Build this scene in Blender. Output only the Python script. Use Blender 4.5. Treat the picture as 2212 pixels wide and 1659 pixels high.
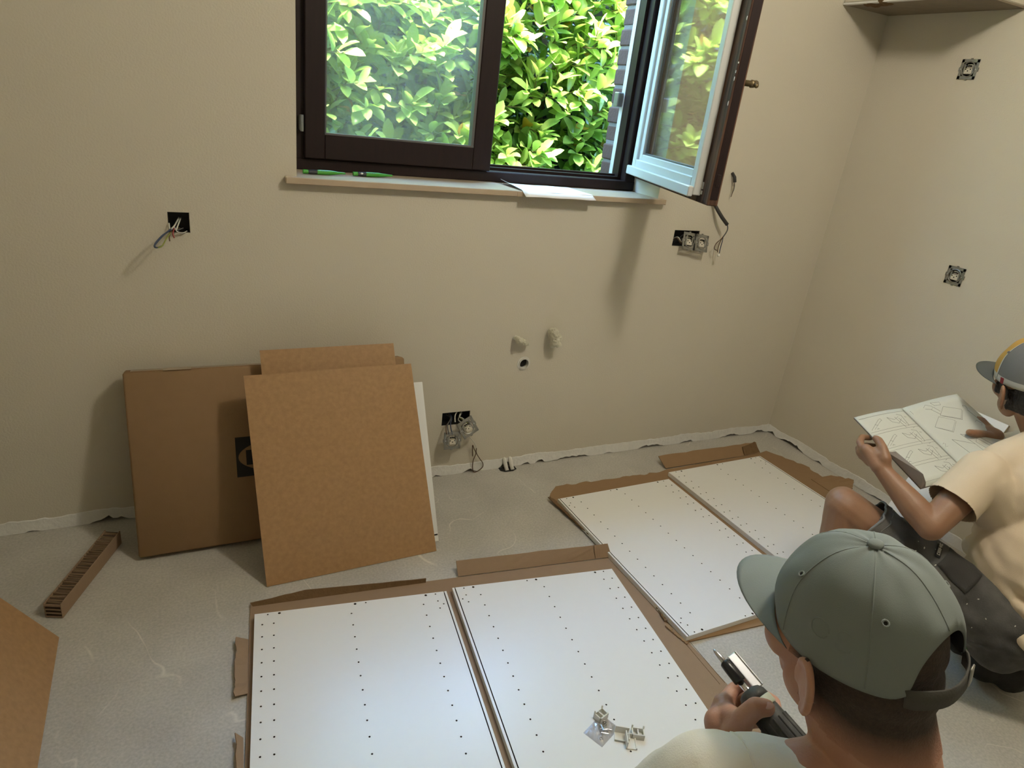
import bpy, bmesh, math, random
from mathutils import Vector, Matrix, noise

random.seed(7)
V = Vector
for o in list(bpy.data.objects):
    bpy.data.objects.remove(o)
SC = bpy.context.scene
COL = SC.collection

# ---------------------------------------------------------------- camera, world, lamp, exposure
cd = bpy.data.cameras.new('camera')
cam = bpy.data.objects.new('camera', cd)
COL.objects.link(cam)
cd.sensor_fit = 'HORIZONTAL'
cd.sensor_width = 36.0
cd.lens = 1465.456 / 2212 * 36
cd.clip_start = 0.05
right = V((0.89777886, -0.42522551, 0.11478842))
down = V((-0.0702253, -0.3954805, -0.91578577))
fwd = V((0.43481206, 0.81411205, -0.38491562))
mw = Matrix((right, -down, -fwd)).transposed().to_4x4()
mw.translation = V((-2.80343, -2.28962, 1.48))
cam.matrix_world = mw
SC.camera = cam

w = bpy.data.worlds.new('sky')
SC.world = w
w.use_nodes = True
bg = w.node_tree.nodes['Background']
bg.inputs[0].default_value = (0.32, 0.58, 1.0, 1)
bg.inputs[1].default_value = 23

def lamp(name, loc, power, color, radius):
    ld = bpy.data.lights.new(name, 'POINT')
    ld.energy = power
    ld.color = color
    ld.shadow_soft_size = radius
    lo = bpy.data.objects.new(name, ld)
    lo.location = loc
    COL.objects.link(lo)
    return lo
lamp('ceiling_lamp', (-1.42, -1.65, 2.6), 58, (1.0, 0.91, 0.755), 0.10)

sd = bpy.data.lights.new('sun', 'SUN')             # high hazy sun behind the house, on the hedge
sd.energy = 110
sd.color = (1.0, 0.96, 0.88)
sd.angle = math.radians(36)
so = bpy.data.objects.new('sun', sd)
so.rotation_euler = V((0.16, 0.33, -0.93)).to_track_quat('-Z', 'Y').to_euler()
COL.objects.link(so)

vs = SC.view_settings
vs.view_transform = 'Standard'
vs.look = 'None'
vs.gamma = 1.0
vs.exposure = 0.0
vs.use_curve_mapping = False

# ---------------------------------------------------------------- materials
def nd(nt, t, **k):
    n = nt.nodes.new(t)
    for a, b in k.items():
        setattr(n, a, b)
    return n

def mat(name, col, rough=0.6, var=0.0, vscale=8.0, bump=0.0, bscale=80.0, metal=0.0, col2=None, trans=0.0, spec=0.5, stretch=(1, 1, 1), sss=0.0, thresh=None, detail=6.0, coat=0.0):
    m = bpy.data.materials.new(name)
    m.use_nodes = True
    nt = m.node_tree
    p = nt.nodes['Principled BSDF']
    p.inputs['Base Color'].default_value = (*col, 1)
    p.inputs['Roughness'].default_value = rough
    p.inputs['Metallic'].default_value = metal
    p.inputs['Specular IOR Level'].default_value = spec
    p.inputs['Coat Weight'].default_value = coat
    if sss:
        p.inputs['Subsurface Weight'].default_value = sss
        p.inputs['Subsurface Radius'].default_value = (0.012, 0.005, 0.003)
        p.inputs['Subsurface Scale'].default_value = 0.5
    tc = nd(nt, 'ShaderNodeTexCoord')
    mp = nd(nt, 'ShaderNodeMapping')
    mp.inputs['Scale'].default_value = stretch
    nt.links.new(tc.outputs['Object'], mp.inputs['Vector'])
    if var or col2:
        n = nd(nt, 'ShaderNodeTexNoise')
        n.inputs['Scale'].default_value = vscale
        n.inputs['Detail'].default_value = detail
        nt.links.new(mp.outputs[0], n.inputs['Vector'])
        mx = nd(nt, 'ShaderNodeMix', data_type='RGBA')
        c2 = col2 or tuple(c * (1 - var) for c in col)
        mx.inputs[6].default_value = (*col, 1)
        mx.inputs[7].default_value = (*c2, 1)
        if thresh:
            mr = nd(nt, 'ShaderNodeMapRange')
            mr.inputs[1].default_value, mr.inputs[2].default_value = thresh
            nt.links.new(n.outputs['Fac'], mr.inputs[0])
            nt.links.new(mr.outputs[0], mx.inputs[0])
        else:
            nt.links.new(n.outputs['Fac'], mx.inputs[0])
        nt.links.new(mx.outputs[2], p.inputs['Base Color'])
    if bump:
        n2 = nd(nt, 'ShaderNodeTexNoise')
        n2.inputs['Scale'].default_value = bscale
        n2.inputs['Detail'].default_value = 4
        nt.links.new(mp.outputs[0], n2.inputs['Vector'])
        b = nd(nt, 'ShaderNodeBump')
        b.inputs['Strength'].default_value = bump
        b.inputs['Distance'].default_value = 0.004
        nt.links.new(n2.outputs['Fac'], b.inputs['Height'])
        nt.links.new(b.outputs[0], p.inputs['Normal'])
    if trans:
        out = nt.nodes['Material Output']
        t = nd(nt, 'ShaderNodeBsdfTranslucent')
        t.inputs[0].default_value = (col[0] * 1.3, col[1] * 1.3, col[2] * 0.8, 1)
        ms = nd(nt, 'ShaderNodeMixShader')
        ms.inputs[0].default_value = trans
        nt.links.new(p.outputs[0], ms.inputs[1])
        nt.links.new(t.outputs[0], ms.inputs[2])
        nt.links.new(ms.outputs[0], out.inputs[0])
    return m

def floor_mat():
    m = mat('floor_screed', (0.48, 0.46, 0.415), 0.45, col2=(0.40, 0.38, 0.34), vscale=5, bump=0.12, bscale=60, thresh=(0.3, 0.7))
    nt = m.node_tree
    p = nt.nodes['Principled BSDF']
    src = p.inputs['Base Color'].links[0].from_socket
    tc = nd(nt, 'ShaderNodeTexCoord')
    fine = nd(nt, 'ShaderNodeTexNoise')
    fine.inputs['Scale'].default_value = 140
    fine.inputs['Detail'].default_value = 3
    nt.links.new(tc.outputs['Object'], fine.inputs['Vector'])
    rmp = nd(nt, 'ShaderNodeMapRange')
    rmp.inputs[1].default_value, rmp.inputs[2].default_value = 0.3, 0.7
    rmp.inputs[3].default_value, rmp.inputs[4].default_value = 0.86, 1.1
    nt.links.new(fine.outputs['Fac'], rmp.inputs[0])
    mul = nd(nt, 'ShaderNodeMix', data_type='RGBA', blend_type='MULTIPLY')
    mul.inputs[0].default_value = 1
    nt.links.new(src, mul.inputs[6])
    nt.links.new(rmp.outputs[0], mul.inputs[7])
    # pale scuffs: thin level lines of a warped noise, kept only inside sparse patches
    wn = nd(nt, 'ShaderNodeTexNoise')
    wn.inputs['Scale'].default_value = 2.2
    wn.inputs['Detail'].default_value = 2.5
    wn.inputs['Distortion'].default_value = 0.6
    nt.links.new(tc.outputs['Object'], wn.inputs['Vector'])
    sub = nd(nt, 'ShaderNodeMath', operation='SUBTRACT')
    sub.inputs[1].default_value = 0.5
    nt.links.new(wn.outputs['Fac'], sub.inputs[0])
    ab = nd(nt, 'ShaderNodeMath', operation='ABSOLUTE')
    nt.links.new(sub.outputs[0], ab.inputs[0])
    ln = nd(nt, 'ShaderNodeMapRange')
    ln.inputs[1].default_value, ln.inputs[2].default_value = 0.0, 0.0045
    ln.inputs[3].default_value, ln.inputs[4].default_value = 1, 0
    nt.links.new(ab.outputs[0], ln.inputs[0])
    pn = nd(nt, 'ShaderNodeTexNoise')
    pn.inputs['Scale'].default_value = 4.5
    nt.links.new(tc.outputs['Object'], pn.inputs['Vector'])
    pm = nd(nt, 'ShaderNodeMapRange')
    pm.inputs[1].default_value, pm.inputs[2].default_value = 0.5, 0.62
    nt.links.new(pn.outputs['Fac'], pm.inputs[0])
    mm = nd(nt, 'ShaderNodeMath', operation='MULTIPLY')
    nt.links.new(ln.outputs[0], mm.inputs[0])
    nt.links.new(pm.outputs[0], mm.inputs[1])
    m2 = nd(nt, 'ShaderNodeMath', operation='MULTIPLY')
    m2.inputs[1].default_value = 0.75
    nt.links.new(mm.outputs[0], m2.inputs[0])
    mx = nd(nt, 'ShaderNodeMix', data_type='RGBA')
    nt.links.new(m2.outputs[0], mx.inputs[0])
    nt.links.new(mul.outputs[2], mx.inputs[6])
    mx.inputs[7].default_value = (0.68, 0.64, 0.56, 1)
    nt.links.new(mx.outputs[2], p.inputs['Base Color'])
    return m

def glass_mat(name, dirt):
    m = bpy.data.materials.new(name)
    m.use_nodes = True
    nt = m.node_tree
    nt.nodes.remove(nt.nodes['Principled BSDF'])
    out = nt.nodes['Material Output']
    tr = nd(nt, 'ShaderNodeBsdfTransparent')
    tr.inputs[0].default_value = (0.94, 0.97, 0.95, 1)
    gl = nd(nt, 'ShaderNodeBsdfGlossy')
    gl.inputs['Roughness'].default_value = 0.02
    lw = nd(nt, 'ShaderNodeLayerWeight')
    lw.inputs[0].default_value = 0.5
    pw = nd(nt, 'ShaderNodeMath', operation='POWER')
    pw.inputs[1].default_value = 3.2
    nt.links.new(lw.outputs['Facing'], pw.inputs[0])
    fr = nd(nt, 'ShaderNodeMapRange')
    fr.inputs[3].default_value, fr.inputs[4].default_value = 0.07, 0.85
    nt.links.new(pw.outputs[0], fr.inputs[0])
    mx = nd(nt, 'ShaderNodeMixShader')
    nt.links.new(fr.outputs[0], mx.inputs[0])
    nt.links.new(tr.outputs[0], mx.inputs[1])
    nt.links.new(gl.outputs[0], mx.inputs[2])
    last = mx
    if dirt:
        tl = nd(nt, 'ShaderNodeBsdfTranslucent')
        tl.inputs[0].default_value = (0.85, 0.82, 0.70, 1)
        tc = nd(nt, 'ShaderNodeTexCoord')
        n = nd(nt, 'ShaderNodeTexNoise')
        n.inputs['Scale'].default_value = 3.0
        n.inputs['Detail'].default_value = 5
        nt.links.new(tc.outputs['Object'], n.inputs['Vector'])
        mr = nd(nt, 'ShaderNodeMapRange')
        mr.inputs[1].default_value, mr.inputs[2].default_value = 0.35, 0.75
        mr.inputs[3].default_value, mr.inputs[4].default_value = dirt * 0.3, dirt
        nt.links.new(n.outputs['Fac'], mr.inputs[0])
        m2 = nd(nt, 'ShaderNodeMixShader')
        nt.links.new(mr.outputs[0], m2.inputs[0])
        nt.links.new(mx.outputs[0], m2.inputs[1])
        nt.links.new(tl.outputs[0], m2.inputs[2])
        last = m2
    nt.links.new(last.outputs[0], out.inputs[0])
    return m

def clear_film_mat():
    m = bpy.data.materials.new('clear_film')
    m.use_nodes = True
    nt = m.node_tree
    nt.nodes.remove(nt.nodes['Principled BSDF'])
    out = nt.nodes['Material Output']
    tr = nd(nt, 'ShaderNodeBsdfTransparent')
    tr.inputs[0].default_value = (0.95, 0.95, 0.97, 1)
    gl = nd(nt, 'ShaderNodeBsdfGlossy')
    gl.inputs['Roughness'].default_value = 0.12
    mx = nd(nt, 'ShaderNodeMixShader')
    mx.inputs[0].default_value = 0.22
    nt.links.new(tr.outputs[0], mx.inputs[1])
    nt.links.new(gl.outputs[0], mx.inputs[2])
    nt.links.new(mx.outputs[0], out.inputs[0])
    return m

M = {}
M['wall'] = mat('tan_wall_paint', (0.60, 0.555, 0.455), 0.75, var=0.06, vscale=2.5, bump=0.25, bscale=170, spec=0.25)
M['plaster'] = mat('bare_plaster', (0.76, 0.75, 0.71), 0.9, var=0.18, vscale=25, bump=0.6, bscale=70)
M['ceiling'] = mat('ceiling_white', (0.75, 0.74, 0.70), 0.9, bump=0.1)
M['floor'] = floor_mat()
M['dark'] = mat('dark_cavity', (0.012, 0.011, 0.010), 0.9)
M['blackbox'] = mat('black_plastic_box', (0.012, 0.012, 0.012), 0.6)
M['frame'] = mat('dark_stained_wood', (0.013, 0.007, 0.007), 0.5, spec=0.25, col2=(0.022, 0.011, 0.010), vscale=14, stretch=(6, 6, 0.7), bump=0.06, bscale=120)
M['frameworn'] = mat('worn_brown_wood', (0.13, 0.068, 0.042), 0.6, spec=0.2, col2=(0.030, 0.017, 0.013), vscale=9, stretch=(7, 7, 0.6), bump=0.2, bscale=60, thresh=(0.35, 0.65))
M['whitepaint'] = mat('white_window_paint', (0.56, 0.57, 0.55), 0.45, var=0.06, vscale=20)
M['spacer'] = mat('grey_spacer', (0.12, 0.115, 0.11), 0.5, metal=0.3)
M['glassdirty'] = glass_mat('dusty_glass', 0.085)
M['glass'] = glass_mat('reflective_glass', 0.05)
M['sill'] = mat('beige_marble', (0.52, 0.42, 0.30), 0.35, col2=(0.40, 0.31, 0.22), vscale=16, bump=0.05)
M['brick'] = mat('brown_brick', (0.105, 0.058, 0.045), 0.9, col2=(0.06, 0.036, 0.030), vscale=25, bump=0.8, bscale=60)
M['mortar'] = mat('grey_mortar', (0.20, 0.19, 0.175), 0.95, var=0.3, vscale=40, bump=0.6)
M['white'] = mat('white_melamine', (0.76, 0.76, 0.74), 0.30, var=0.02, vscale=40, bump=0.03, bscale=500)
M['chip'] = mat('raw_chipboard', (0.05, 0.034, 0.022), 0.9, var=0.3, vscale=60)
M['chipedge'] = mat('chipboard_edge', (0.36, 0.29, 0.20), 0.9, var=0.35, vscale=120)
M['kraft'] = mat('kraft_cardboard', (0.285, 0.180, 0.095), 0.8, var=0.12, vscale=30, bump=0.08, bscale=200, spec=0.25)
M['kraftpink'] = mat('greyish_cardboard', (0.30, 0.205, 0.130), 0.85, var=0.12, vscale=40, bump=0.08, bscale=220, spec=0.2)
M['kraftin'] = mat('torn_and_shaded_card', (0.20, 0.125, 0.066), 0.95, var=0.3, vscale=60, bump=0.5, bscale=150, spec=0.1)
M['hardboard'] = mat('brown_hardboard', (0.44, 0.262, 0.125), 0.40, col2=(0.27, 0.152, 0.066), vscale=70, bump=0.06, bscale=260, detail=10)
M['print'] = mat('black_print', (0.010, 0.010, 0.010), 0.7)
M['tape'] = mat('clear_tape', (0.30, 0.20, 0.12), 0.15)
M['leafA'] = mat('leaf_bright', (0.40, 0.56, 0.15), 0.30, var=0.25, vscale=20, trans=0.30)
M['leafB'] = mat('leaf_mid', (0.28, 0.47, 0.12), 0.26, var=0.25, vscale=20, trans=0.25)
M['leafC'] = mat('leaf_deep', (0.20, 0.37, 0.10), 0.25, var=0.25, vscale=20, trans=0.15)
M['leafY'] = mat('leaf_yellow', (0.55, 0.34, 0.05), 0.4, trans=0.25)
M['twig'] = mat('twig_bark', (0.16, 0.13, 0.05), 0.8)
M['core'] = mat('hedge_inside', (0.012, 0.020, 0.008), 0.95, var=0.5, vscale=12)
M['soil'] = mat('garden_soil', (0.08, 0.06, 0.04), 0.95, var=0.4, vscale=8)
M['metal'] = mat('galvanised_metal', (0.36, 0.36, 0.34), 0.42, metal=0.9, var=0.2, vscale=60)
M['cream'] = mat('cream_plastic', (0.58, 0.54, 0.45), 0.45)
M['wplastic'] = mat('white_plastic', (0.74, 0.73, 0.67), 0.35)
M['pipewhite'] = mat('white_pipe', (0.66, 0.64, 0.58), 0.4, var=0.15, vscale=30)
M['bag'] = mat('creased_plastic_wrap', (0.62, 0.59, 0.46), 0.3, var=0.25, vscale=60, bump=0.4, bscale=90)
M['wireblue'] = mat('blue_wire', (0.030, 0.050, 0.10), 0.4)
M['wirebrown'] = mat('brown_wire', (0.10, 0.055, 0.028), 0.4)
M['wiregreen'] = mat('yellow_green_wire', (0.22, 0.25, 0.05), 0.4)
M['wirered'] = mat('red_wire', (0.30, 0.04, 0.03), 0.4)
M['wirewhite'] = mat('white_wire', (0.60, 0.59, 0.52), 0.4)
M['wiregrey'] = mat('grey_wire', (0.10, 0.10, 0.10), 0.5)
M['conduit'] = mat('dark_conduit', (0.030, 0.029, 0.026), 0.5)
M['pengreen'] = mat('green_pen_plastic', (0.055, 0.30, 0.022), 0.35)
M['penblack'] = mat('black_pen_plastic', (0.012, 0.013, 0.016), 0.3)
M['paper'] = mat('white_paper', (0.86, 0.86, 0.86), 0.75)
M['page'] = mat('manual_page', (0.56, 0.57, 0.52), 0.7, var=0.04, vscale=30)
M['pageback'] = mat('manual_grey_cover', (0.27, 0.235, 0.205), 0.7, var=0.3, vscale=25)
M['ink'] = mat('grey_ink', (0.17, 0.17, 0.155), 0.8)
M['skinA'] = mat('ruddy_skin', (0.50, 0.285, 0.20), 0.5, col2=(0.43, 0.215, 0.15), vscale=30, bump=0.12, bscale=300, sss=0.15)
M['skinB'] = mat('tanned_skin', (0.31, 0.17, 0.10), 0.48, col2=(0.25, 0.13, 0.075), vscale=25, bump=0.1, bscale=300, sss=0.12)
M['nail'] = mat('finger_nail', (0.50, 0.29, 0.22), 0.25)
M['hairA'] = mat('cropped_brown_hair', (0.020, 0.016, 0.014), 0.8, col2=(0.070, 0.046, 0.036), vscale=220, bump=0.5, bscale=400)
M['hairB'] = mat('black_hair', (0.008, 0.007, 0.007), 0.55, bump=0.8, bscale=220, stretch=(1, 1, 0.25))
M['eye'] = mat('eye_white', (0.6, 0.58, 0.55), 0.2)
M['capgreen'] = mat('grey_green_cotton', (0.225, 0.255, 0.255), 0.85, var=0.10, vscale=14, bump=0.12, bscale=900, spec=0.2)
M['strap'] = mat('dark_grey_strap', (0.065, 0.062, 0.056), 0.8, bump=0.2, bscale=400)
M['capdark'] = mat('cap_lining', (0.015, 0.015, 0.014), 0.9)
M['capyellow'] = mat('mustard_cotton', (0.45, 0.26, 0.055), 0.85, bump=0.2, bscale=500)
M['capgrey'] = mat('mid_grey_mesh', (0.155, 0.155, 0.155), 0.85, bump=0.4, bscale=600)
M['capwhite'] = mat('pale_grey_cotton', (0.46, 0.45, 0.42), 0.85, bump=0.2, bscale=500)
M['capbrim'] = mat('charcoal_brim', (0.075, 0.078, 0.072), 0.85, bump=0.2, bscale=500)
M['capred'] = mat('red_tag', (0.22, 0.02, 0.03), 0.7)
M['shirtA'] = mat('cream_jersey', (0.78, 0.75, 0.67), 0.9, var=0.06, vscale=20, bump=0.2, bscale=500, spec=0.2)
M['shirtB'] = mat('sand_jersey', (0.66, 0.55, 0.415), 0.9, var=0.1, vscale=20, bump=0.25, bscale=500, spec=0.15)
M['pants'] = mat('dark_work_trousers', (0.045, 0.043, 0.042), 0.85, var=0.35, vscale=12, bump=0.3, bscale=300)
M['shorts'] = mat('dark_work_shorts', (0.105, 0.102, 0.099), 0.85, col2=(0.045, 0.044, 0.043), vscale=9, bump=0.3, bscale=260, thresh=(0.35, 0.6))
M['hemgrey'] = mat('faded_grey_hem', (0.17, 0.17, 0.17), 0.9, bump=0.2, bscale=300)
M['undershade'] = mat('brown_beam_shade', (0.25, 0.20, 0.14), 0.9, var=0.3, vscale=20, bump=0.3)  # brown darkened to carry the shade below the beam
M['corecard'] = mat('dark_cardboard_core', (0.085, 0.052, 0.028), 0.95, var=0.4, vscale=60)
M['shoe'] = mat('black_work_shoe', (0.018, 0.017, 0.015), 0.8, var=0.4, vscale=30, bump=0.5, bscale=120)
M['spatter'] = mat('white_paint_spots', (0.55, 0.53, 0.48), 0.9)
M['greentag'] = mat('green_plastic_tag', (0.06, 0.22, 0.035), 0.5)
M['drillblack'] = mat('dusty_black_rubber', (0.030, 0.032, 0.031), 0.6, col2=(0.075, 0.076, 0.070), vscale=35, bump=0.2, bscale=150, thresh=(0.4, 0.7))
M['drillgreen'] = mat('dark_green_housing', (0.010, 0.050, 0.028), 0.45, col2=(0.05, 0.075, 0.055), vscale=22, thresh=(0.45, 0.7))
M['drillring'] = mat('pale_green_ring', (0.42, 0.45, 0.36), 0.45, var=0.15, vscale=60)
M['chrome'] = mat('bright_chrome', (0.75, 0.76, 0.80), 0.12, metal=1.0)
M['steel'] = mat('brushed_steel', (0.55, 0.57, 0.62), 0.28, metal=1.0)
M['film'] = clear_film_mat()
M['brass'] = mat('aged_brass', (0.16, 0.12, 0.06), 0.4, metal=0.6)

# ---------------------------------------------------------------- geometry helpers
def frame_from(axis):
    a = V(axis).normalized()
    t = V((0, 0, 1)) if abs(a.z) < 0.9 else V((1, 0, 0))
    x = a.cross(t).normalized()
    y = a.cross(x).normalized()
    return x, y, a

class MB:
    """collects shapes into one mesh"""
    def __init__(self):
        self.v, self.f, self.m = [], [], []
    def add(self, vs, fs, mi=0):
        b = len(self.v)
        self.v += [tuple(p) for p in vs]
        self.f += [tuple(i + b for i in f) for f in fs]
        self.m += [mi] * len(fs)
        return self
    def box(self, x0, x1, y0, y1, z0, z1, mi=0, T=None):
        vs = [V((x, y, z)) for z in (z0, z1) for y in (y0, y1) for x in (x0, x1)]
        if T:
            vs = [T @ p for p in vs]
        return self.add(vs, [(0, 2, 3, 1), (4, 5, 7, 6), (0, 1, 5, 4), (2, 6, 7, 3), (0, 4, 6, 2), (1, 3, 7, 5)], mi)
    def cbox(self, x0, x1, y0, y1, z0, z1, c=0.002, mi=0, T=None):
        """box with chamfered edges"""
        bm = bmesh.new()
        bmesh.ops.create_cube(bm, size=1)
        for p in bm.verts:
            p.co = V(((x0 + x1) / 2 + p.co.x * (x1 - x0), (y0 + y1) / 2 + p.co.y * (y1 - y0), (z0 + z1) / 2 + p.co.z * (z1 - z0)))
        c = min(c, 0.45 * min(abs(x1 - x0), abs(y1 - y0), abs(z1 - z0)))
        bmesh.ops.bevel(bm, geom=list(bm.edges), offset=c, segments=1, affect='EDGES')
        bm.verts.ensure_lookup_table()
        for i, p in enumerate(bm.verts):
            p.index = i
        vs = [(T @ p.co if T else p.co.copy()) for p in bm.verts]
        fs = [[q.index for q in f.verts] for f in bm.faces]
        bm.free()
        return self.add(vs, fs, mi)
    def quadslab(self, pts, n, t, mi=0):
        """flat polygon pts thickened by t along -n"""
        n = V(n).normalized()
        a = [V(p) for p in pts]
        b = [p - n * t for p in a]
        k = len(a)
        fs = [tuple(range(k)), tuple(range(2 * k - 1, k - 1, -1))]
        for i in range(k):
            j = (i + 1) % k
            fs.append((i, i + k, j + k, j))
        return self.add(a + b, fs, mi)
    def tube(self, pts, r, n=8, mi=0, closed=False):
        pts = [V(p) for p in pts]
        rs = r if isinstance(r, (list, tuple)) else [r] * len(pts)
        vs, fs = [], []
        x = None
        K = len(pts)
        for i, p in enumerate(pts):
            a = pts[(i + 1) % K if closed else min(i + 1, K - 1)] - pts[(i - 1) % K if closed else max(i - 1, 0)]
            if a.length < 1e-9:
                a = V((0, 0, 1))
            a.normalize()
            if x is None:
                x, y, a = frame_from(a)
            else:
                x = (x - a * x.dot(a))
                if x.length < 1e-6:
                    x, y, a = frame_from(a)
                x.normalize()
            y = a.cross(x)
            for k in range(n):
                t = 2 * math.pi * k / n
                vs.append(p + (x * math.cos(t) + y * math.sin(t)) * rs[i])
        for i in range(K if closed else K - 1):
            j = (i + 1) % K
            for k in range(n):
                l = (k + 1) % n
                fs.append((i * n + k, i * n + l, j * n + l, j * n + k))
        if not closed:
            fs.append(tuple(range(n - 1, -1, -1)))
            fs.append(tuple((K - 1) * n + k for k in range(n)))
        return self.add(vs, fs, mi)
    def lathe(self, o, axis, prof, n=20, mi=0, ends=True):
        """prof: (distance along axis, radius)"""
        x, y, a = frame_from(axis)
        o = V(o)
        vs, fs = [], []
        for h, r in prof:
            for k in range(n):
                t = 2 * math.pi * k / n
                vs.append(o + a * h + (x * math.cos(t) + y * math.sin(t)) * max(r, 1e-5))
        for i in range(len(prof) - 1):
            for k in range(n):
                l = (k + 1) % n
                fs.append((i * n + k, i * n + l, (i + 1) * n + l, (i + 1) * n + k))
        if ends:
            fs.append(tuple(range(n - 1, -1, -1)))
            fs.append(tuple((len(prof) - 1) * n + k for k in range(n)))
        return self.add(vs, fs, mi)
    def ell(self, c, r, R=None, nu=16, nv=10, mi=0):
        c = V(c)
        vs, fs = [], []
        for i in range(nv + 1):
            ph = -math.pi / 2 + math.pi * i / nv
            for k in range(nu):
                t = 2 * math.pi * k / nu
                p = V((r[0] * math.cos(ph) * math.cos(t), r[1] * math.cos(ph) * math.sin(t), r[2] * math.sin(ph)))
                vs.append(c + (R @ p if R else p))
        for i in range(nv):
            for k in range(nu):
                l = (k + 1) % nu
                fs.append((i * nu + k, i * nu + l, (i + 1) * nu + l, (i + 1) * nu + k))
        return self.add(vs, fs, mi)
    def cap(self, p0, r0, p1, r1, n=14):
        p0, p1 = V(p0), V(p1)
        d = p1 - p0
        if d.length < 1e-6:
            return self.ell(p0, (r0, r0, r0))
        L = d.length
        pr = []
        for i in range(6):
            t = math.pi / 2 * i / 5
            pr.append((-r0 * math.cos(t), r0 * math.sin(t)))
        for i in range(6):
            t = math.pi / 2 * i / 5
            pr.append((L + r1 * math.sin(t), r1 * math.cos(t)))
        return self.lathe(p0, d, pr, n)
    def chain(self, pts, rs):
        for i in range(len(pts) - 1):
            self.cap(pts[i], rs[i], pts[i + 1], rs[i + 1])
        return self
    def mesh(self, name, mats):
        me = bpy.data.meshes.new(name)
        me.from_pydata(self.v, [], self.f)
        for m in mats:
            me.materials.append(m)
        if len(mats) > 1:
            me.polygons.foreach_set('material_index', self.m)
        bm = bmesh.new()
        bm.from_mesh(me)
        bmesh.ops.remove_doubles(bm, verts=bm.verts, dist=1e-6)
        bmesh.ops.recalc_face_normals(bm, faces=bm.faces)
        bm.to_mesh(me)
        bm.free()
        return me
    def obj(self, name, mats, parent=None, smooth=False):
        if not isinstance(mats, (list, tuple)):
            mats = [mats]
        return link(name, self.mesh(name, mats), parent, smooth)

def link(name, me, parent=None, smooth=False):
    o = bpy.data.objects.new(name, me)
    COL.objects.link(o)
    if smooth:
        me.polygons.foreach_set('use_smooth', [True] * len(me.polygons))
    if parent:
        o.parent = parent
        W = world(parent)
        if W != Matrix.Identity(4):
            o.matrix_parent_inverse = W.inverted()
    return o

def world(o):
    m = o.matrix_basis.copy()
    if o.parent:
        m = world(o.parent) @ o.matrix_parent_inverse @ m
    return m

def tag(o, label=None, cat=None, group=None, kind=None):
    if label:
        o['label'] = label
    if cat:
        o['category'] = cat
    if group:
        o['group'] = group
    if kind:
        o['kind'] = kind
    return o

def empty(name, loc=(0, 0, 0), label=None, cat=None, group=None, kind=None):
    o = bpy.data.objects.new(name, None)
    o.empty_display_size = 0.05
    o.location = loc
    COL.objects.link(o)
    return tag(o, label, cat, group, kind)

def smooth_by_angle(o, deg=35):
    me = o.data
    me.polygons.foreach_set('use_smooth', [True] * len(me.polygons))
    bm = bmesh.new()
    bm.from_mesh(me)
    for e in bm.edges:
        if len(e.link_faces) == 2 and e.calc_face_angle(0) > math.radians(deg):
            e.smooth = False
    bm.to_mesh(me)
    bm.free()
    return o

def blob(mb, voxel, it=4, fac=0.5):
    """melt overlapping shapes into one continuous skin; returns a mesh"""
    me = mb.mesh('melt', [])
    o = bpy.data.objects.new('melt', me)
    COL.objects.link(o)
    r = o.modifiers.new('r', 'REMESH')
    r.mode = 'VOXEL'
    r.voxel_size = voxel
    s = o.modifiers.new('s', 'SMOOTH')
    s.factor = fac
    s.iterations = it
    dg = bpy.context.evaluated_depsgraph_get()
    dg.update()
    out = bpy.data.meshes.new_from_object(o.evaluated_get(dg))
    bpy.data.objects.remove(o)
    bpy.data.meshes.remove(me)
    return out

def trim(me, c, d, rad, snap=0.012):
    """open a cuff: drop what lies past the plane (c, d) within rad of c"""
    c, d = V(c), V(d).normalized()
    bm = bmesh.new()
    bm.from_mesh(me)
    kill = []
    for p in bm.verts:
        q = p.co - c
        s = q.dot(d)
        if s > 0 and q.length < rad:
            if s < snap:
                p.co -= d * s
            else:
                kill.append(p)
    bmesh.ops.delete(bm, geom=kill, context='VERTS')
    bm.to_mesh(me)
    bm.free()

def displace(me, fn):
    me.update()
    ns = [p.normal.copy() for p in me.vertices]
    for p, n in zip(me.vertices, ns):
        p.co += n * fn(p.co)
    me.update()

def solid(o, t, off=-1):
    m = o.modifiers.new('s', 'SOLIDIFY')
    m.thickness = t
    m.offset = off
    return o

# ---------------------------------------------------------------- room shell
WX0, WX1, WZ0, WZ1 = -2.437, -1.02, 1.178, 2.28       # window opening
CEIL, XL, YF = 2.75, -3.735, -3.7

def slab_with_holes(u0, u1, w0, w1, holes, place):
    """rectangular holes in a wall; place(u, depth, w) -> point; depth 0 front, 1 back"""
    us = sorted({u0, u1} | {h[0] for h in holes} | {h[1] for h in holes})
    ws = sorted({w0, w1} | {h[2] for h in holes} | {h[3] for h in holes})
    solidc = {}
    for i in range(len(us) - 1):
        for j in range(len(ws) - 1):
            cu, cw = (us[i] + us[i + 1]) / 2, (ws[j] + ws[j + 1]) / 2
            solidc[i, j] = not any(h[0] < cu < h[1] and h[2] < cw < h[3] for h in holes)
    mb = MB()
    for (i, j), s in solidc.items():
        if not s:
            continue
        a, b, c, d = us[i], us[i + 1], ws[j], ws[j + 1]
        for dep in (0, 1):
            mb.add([place(a, dep, c), place(b, dep, c), place(b, dep, d), place(a, dep, d)], [(0, 1, 2, 3)])
        for (di, dj, p, q) in ((-1, 0, (a, c), (a, d)), (1, 0, (b, c), (b, d)), (0, -1, (a, c), (b, c)), (0, 1, (a, d), (b, d))):
            if not solidc.get((i + di, j + dj), False):
                mb.add([place(p[0], 0, p[1]), place(q[0], 0, q[1]), place(q[0], 1, q[1]), place(p[0], 1, p[1])], [(0, 1, 2, 3)])
    return mb

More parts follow.
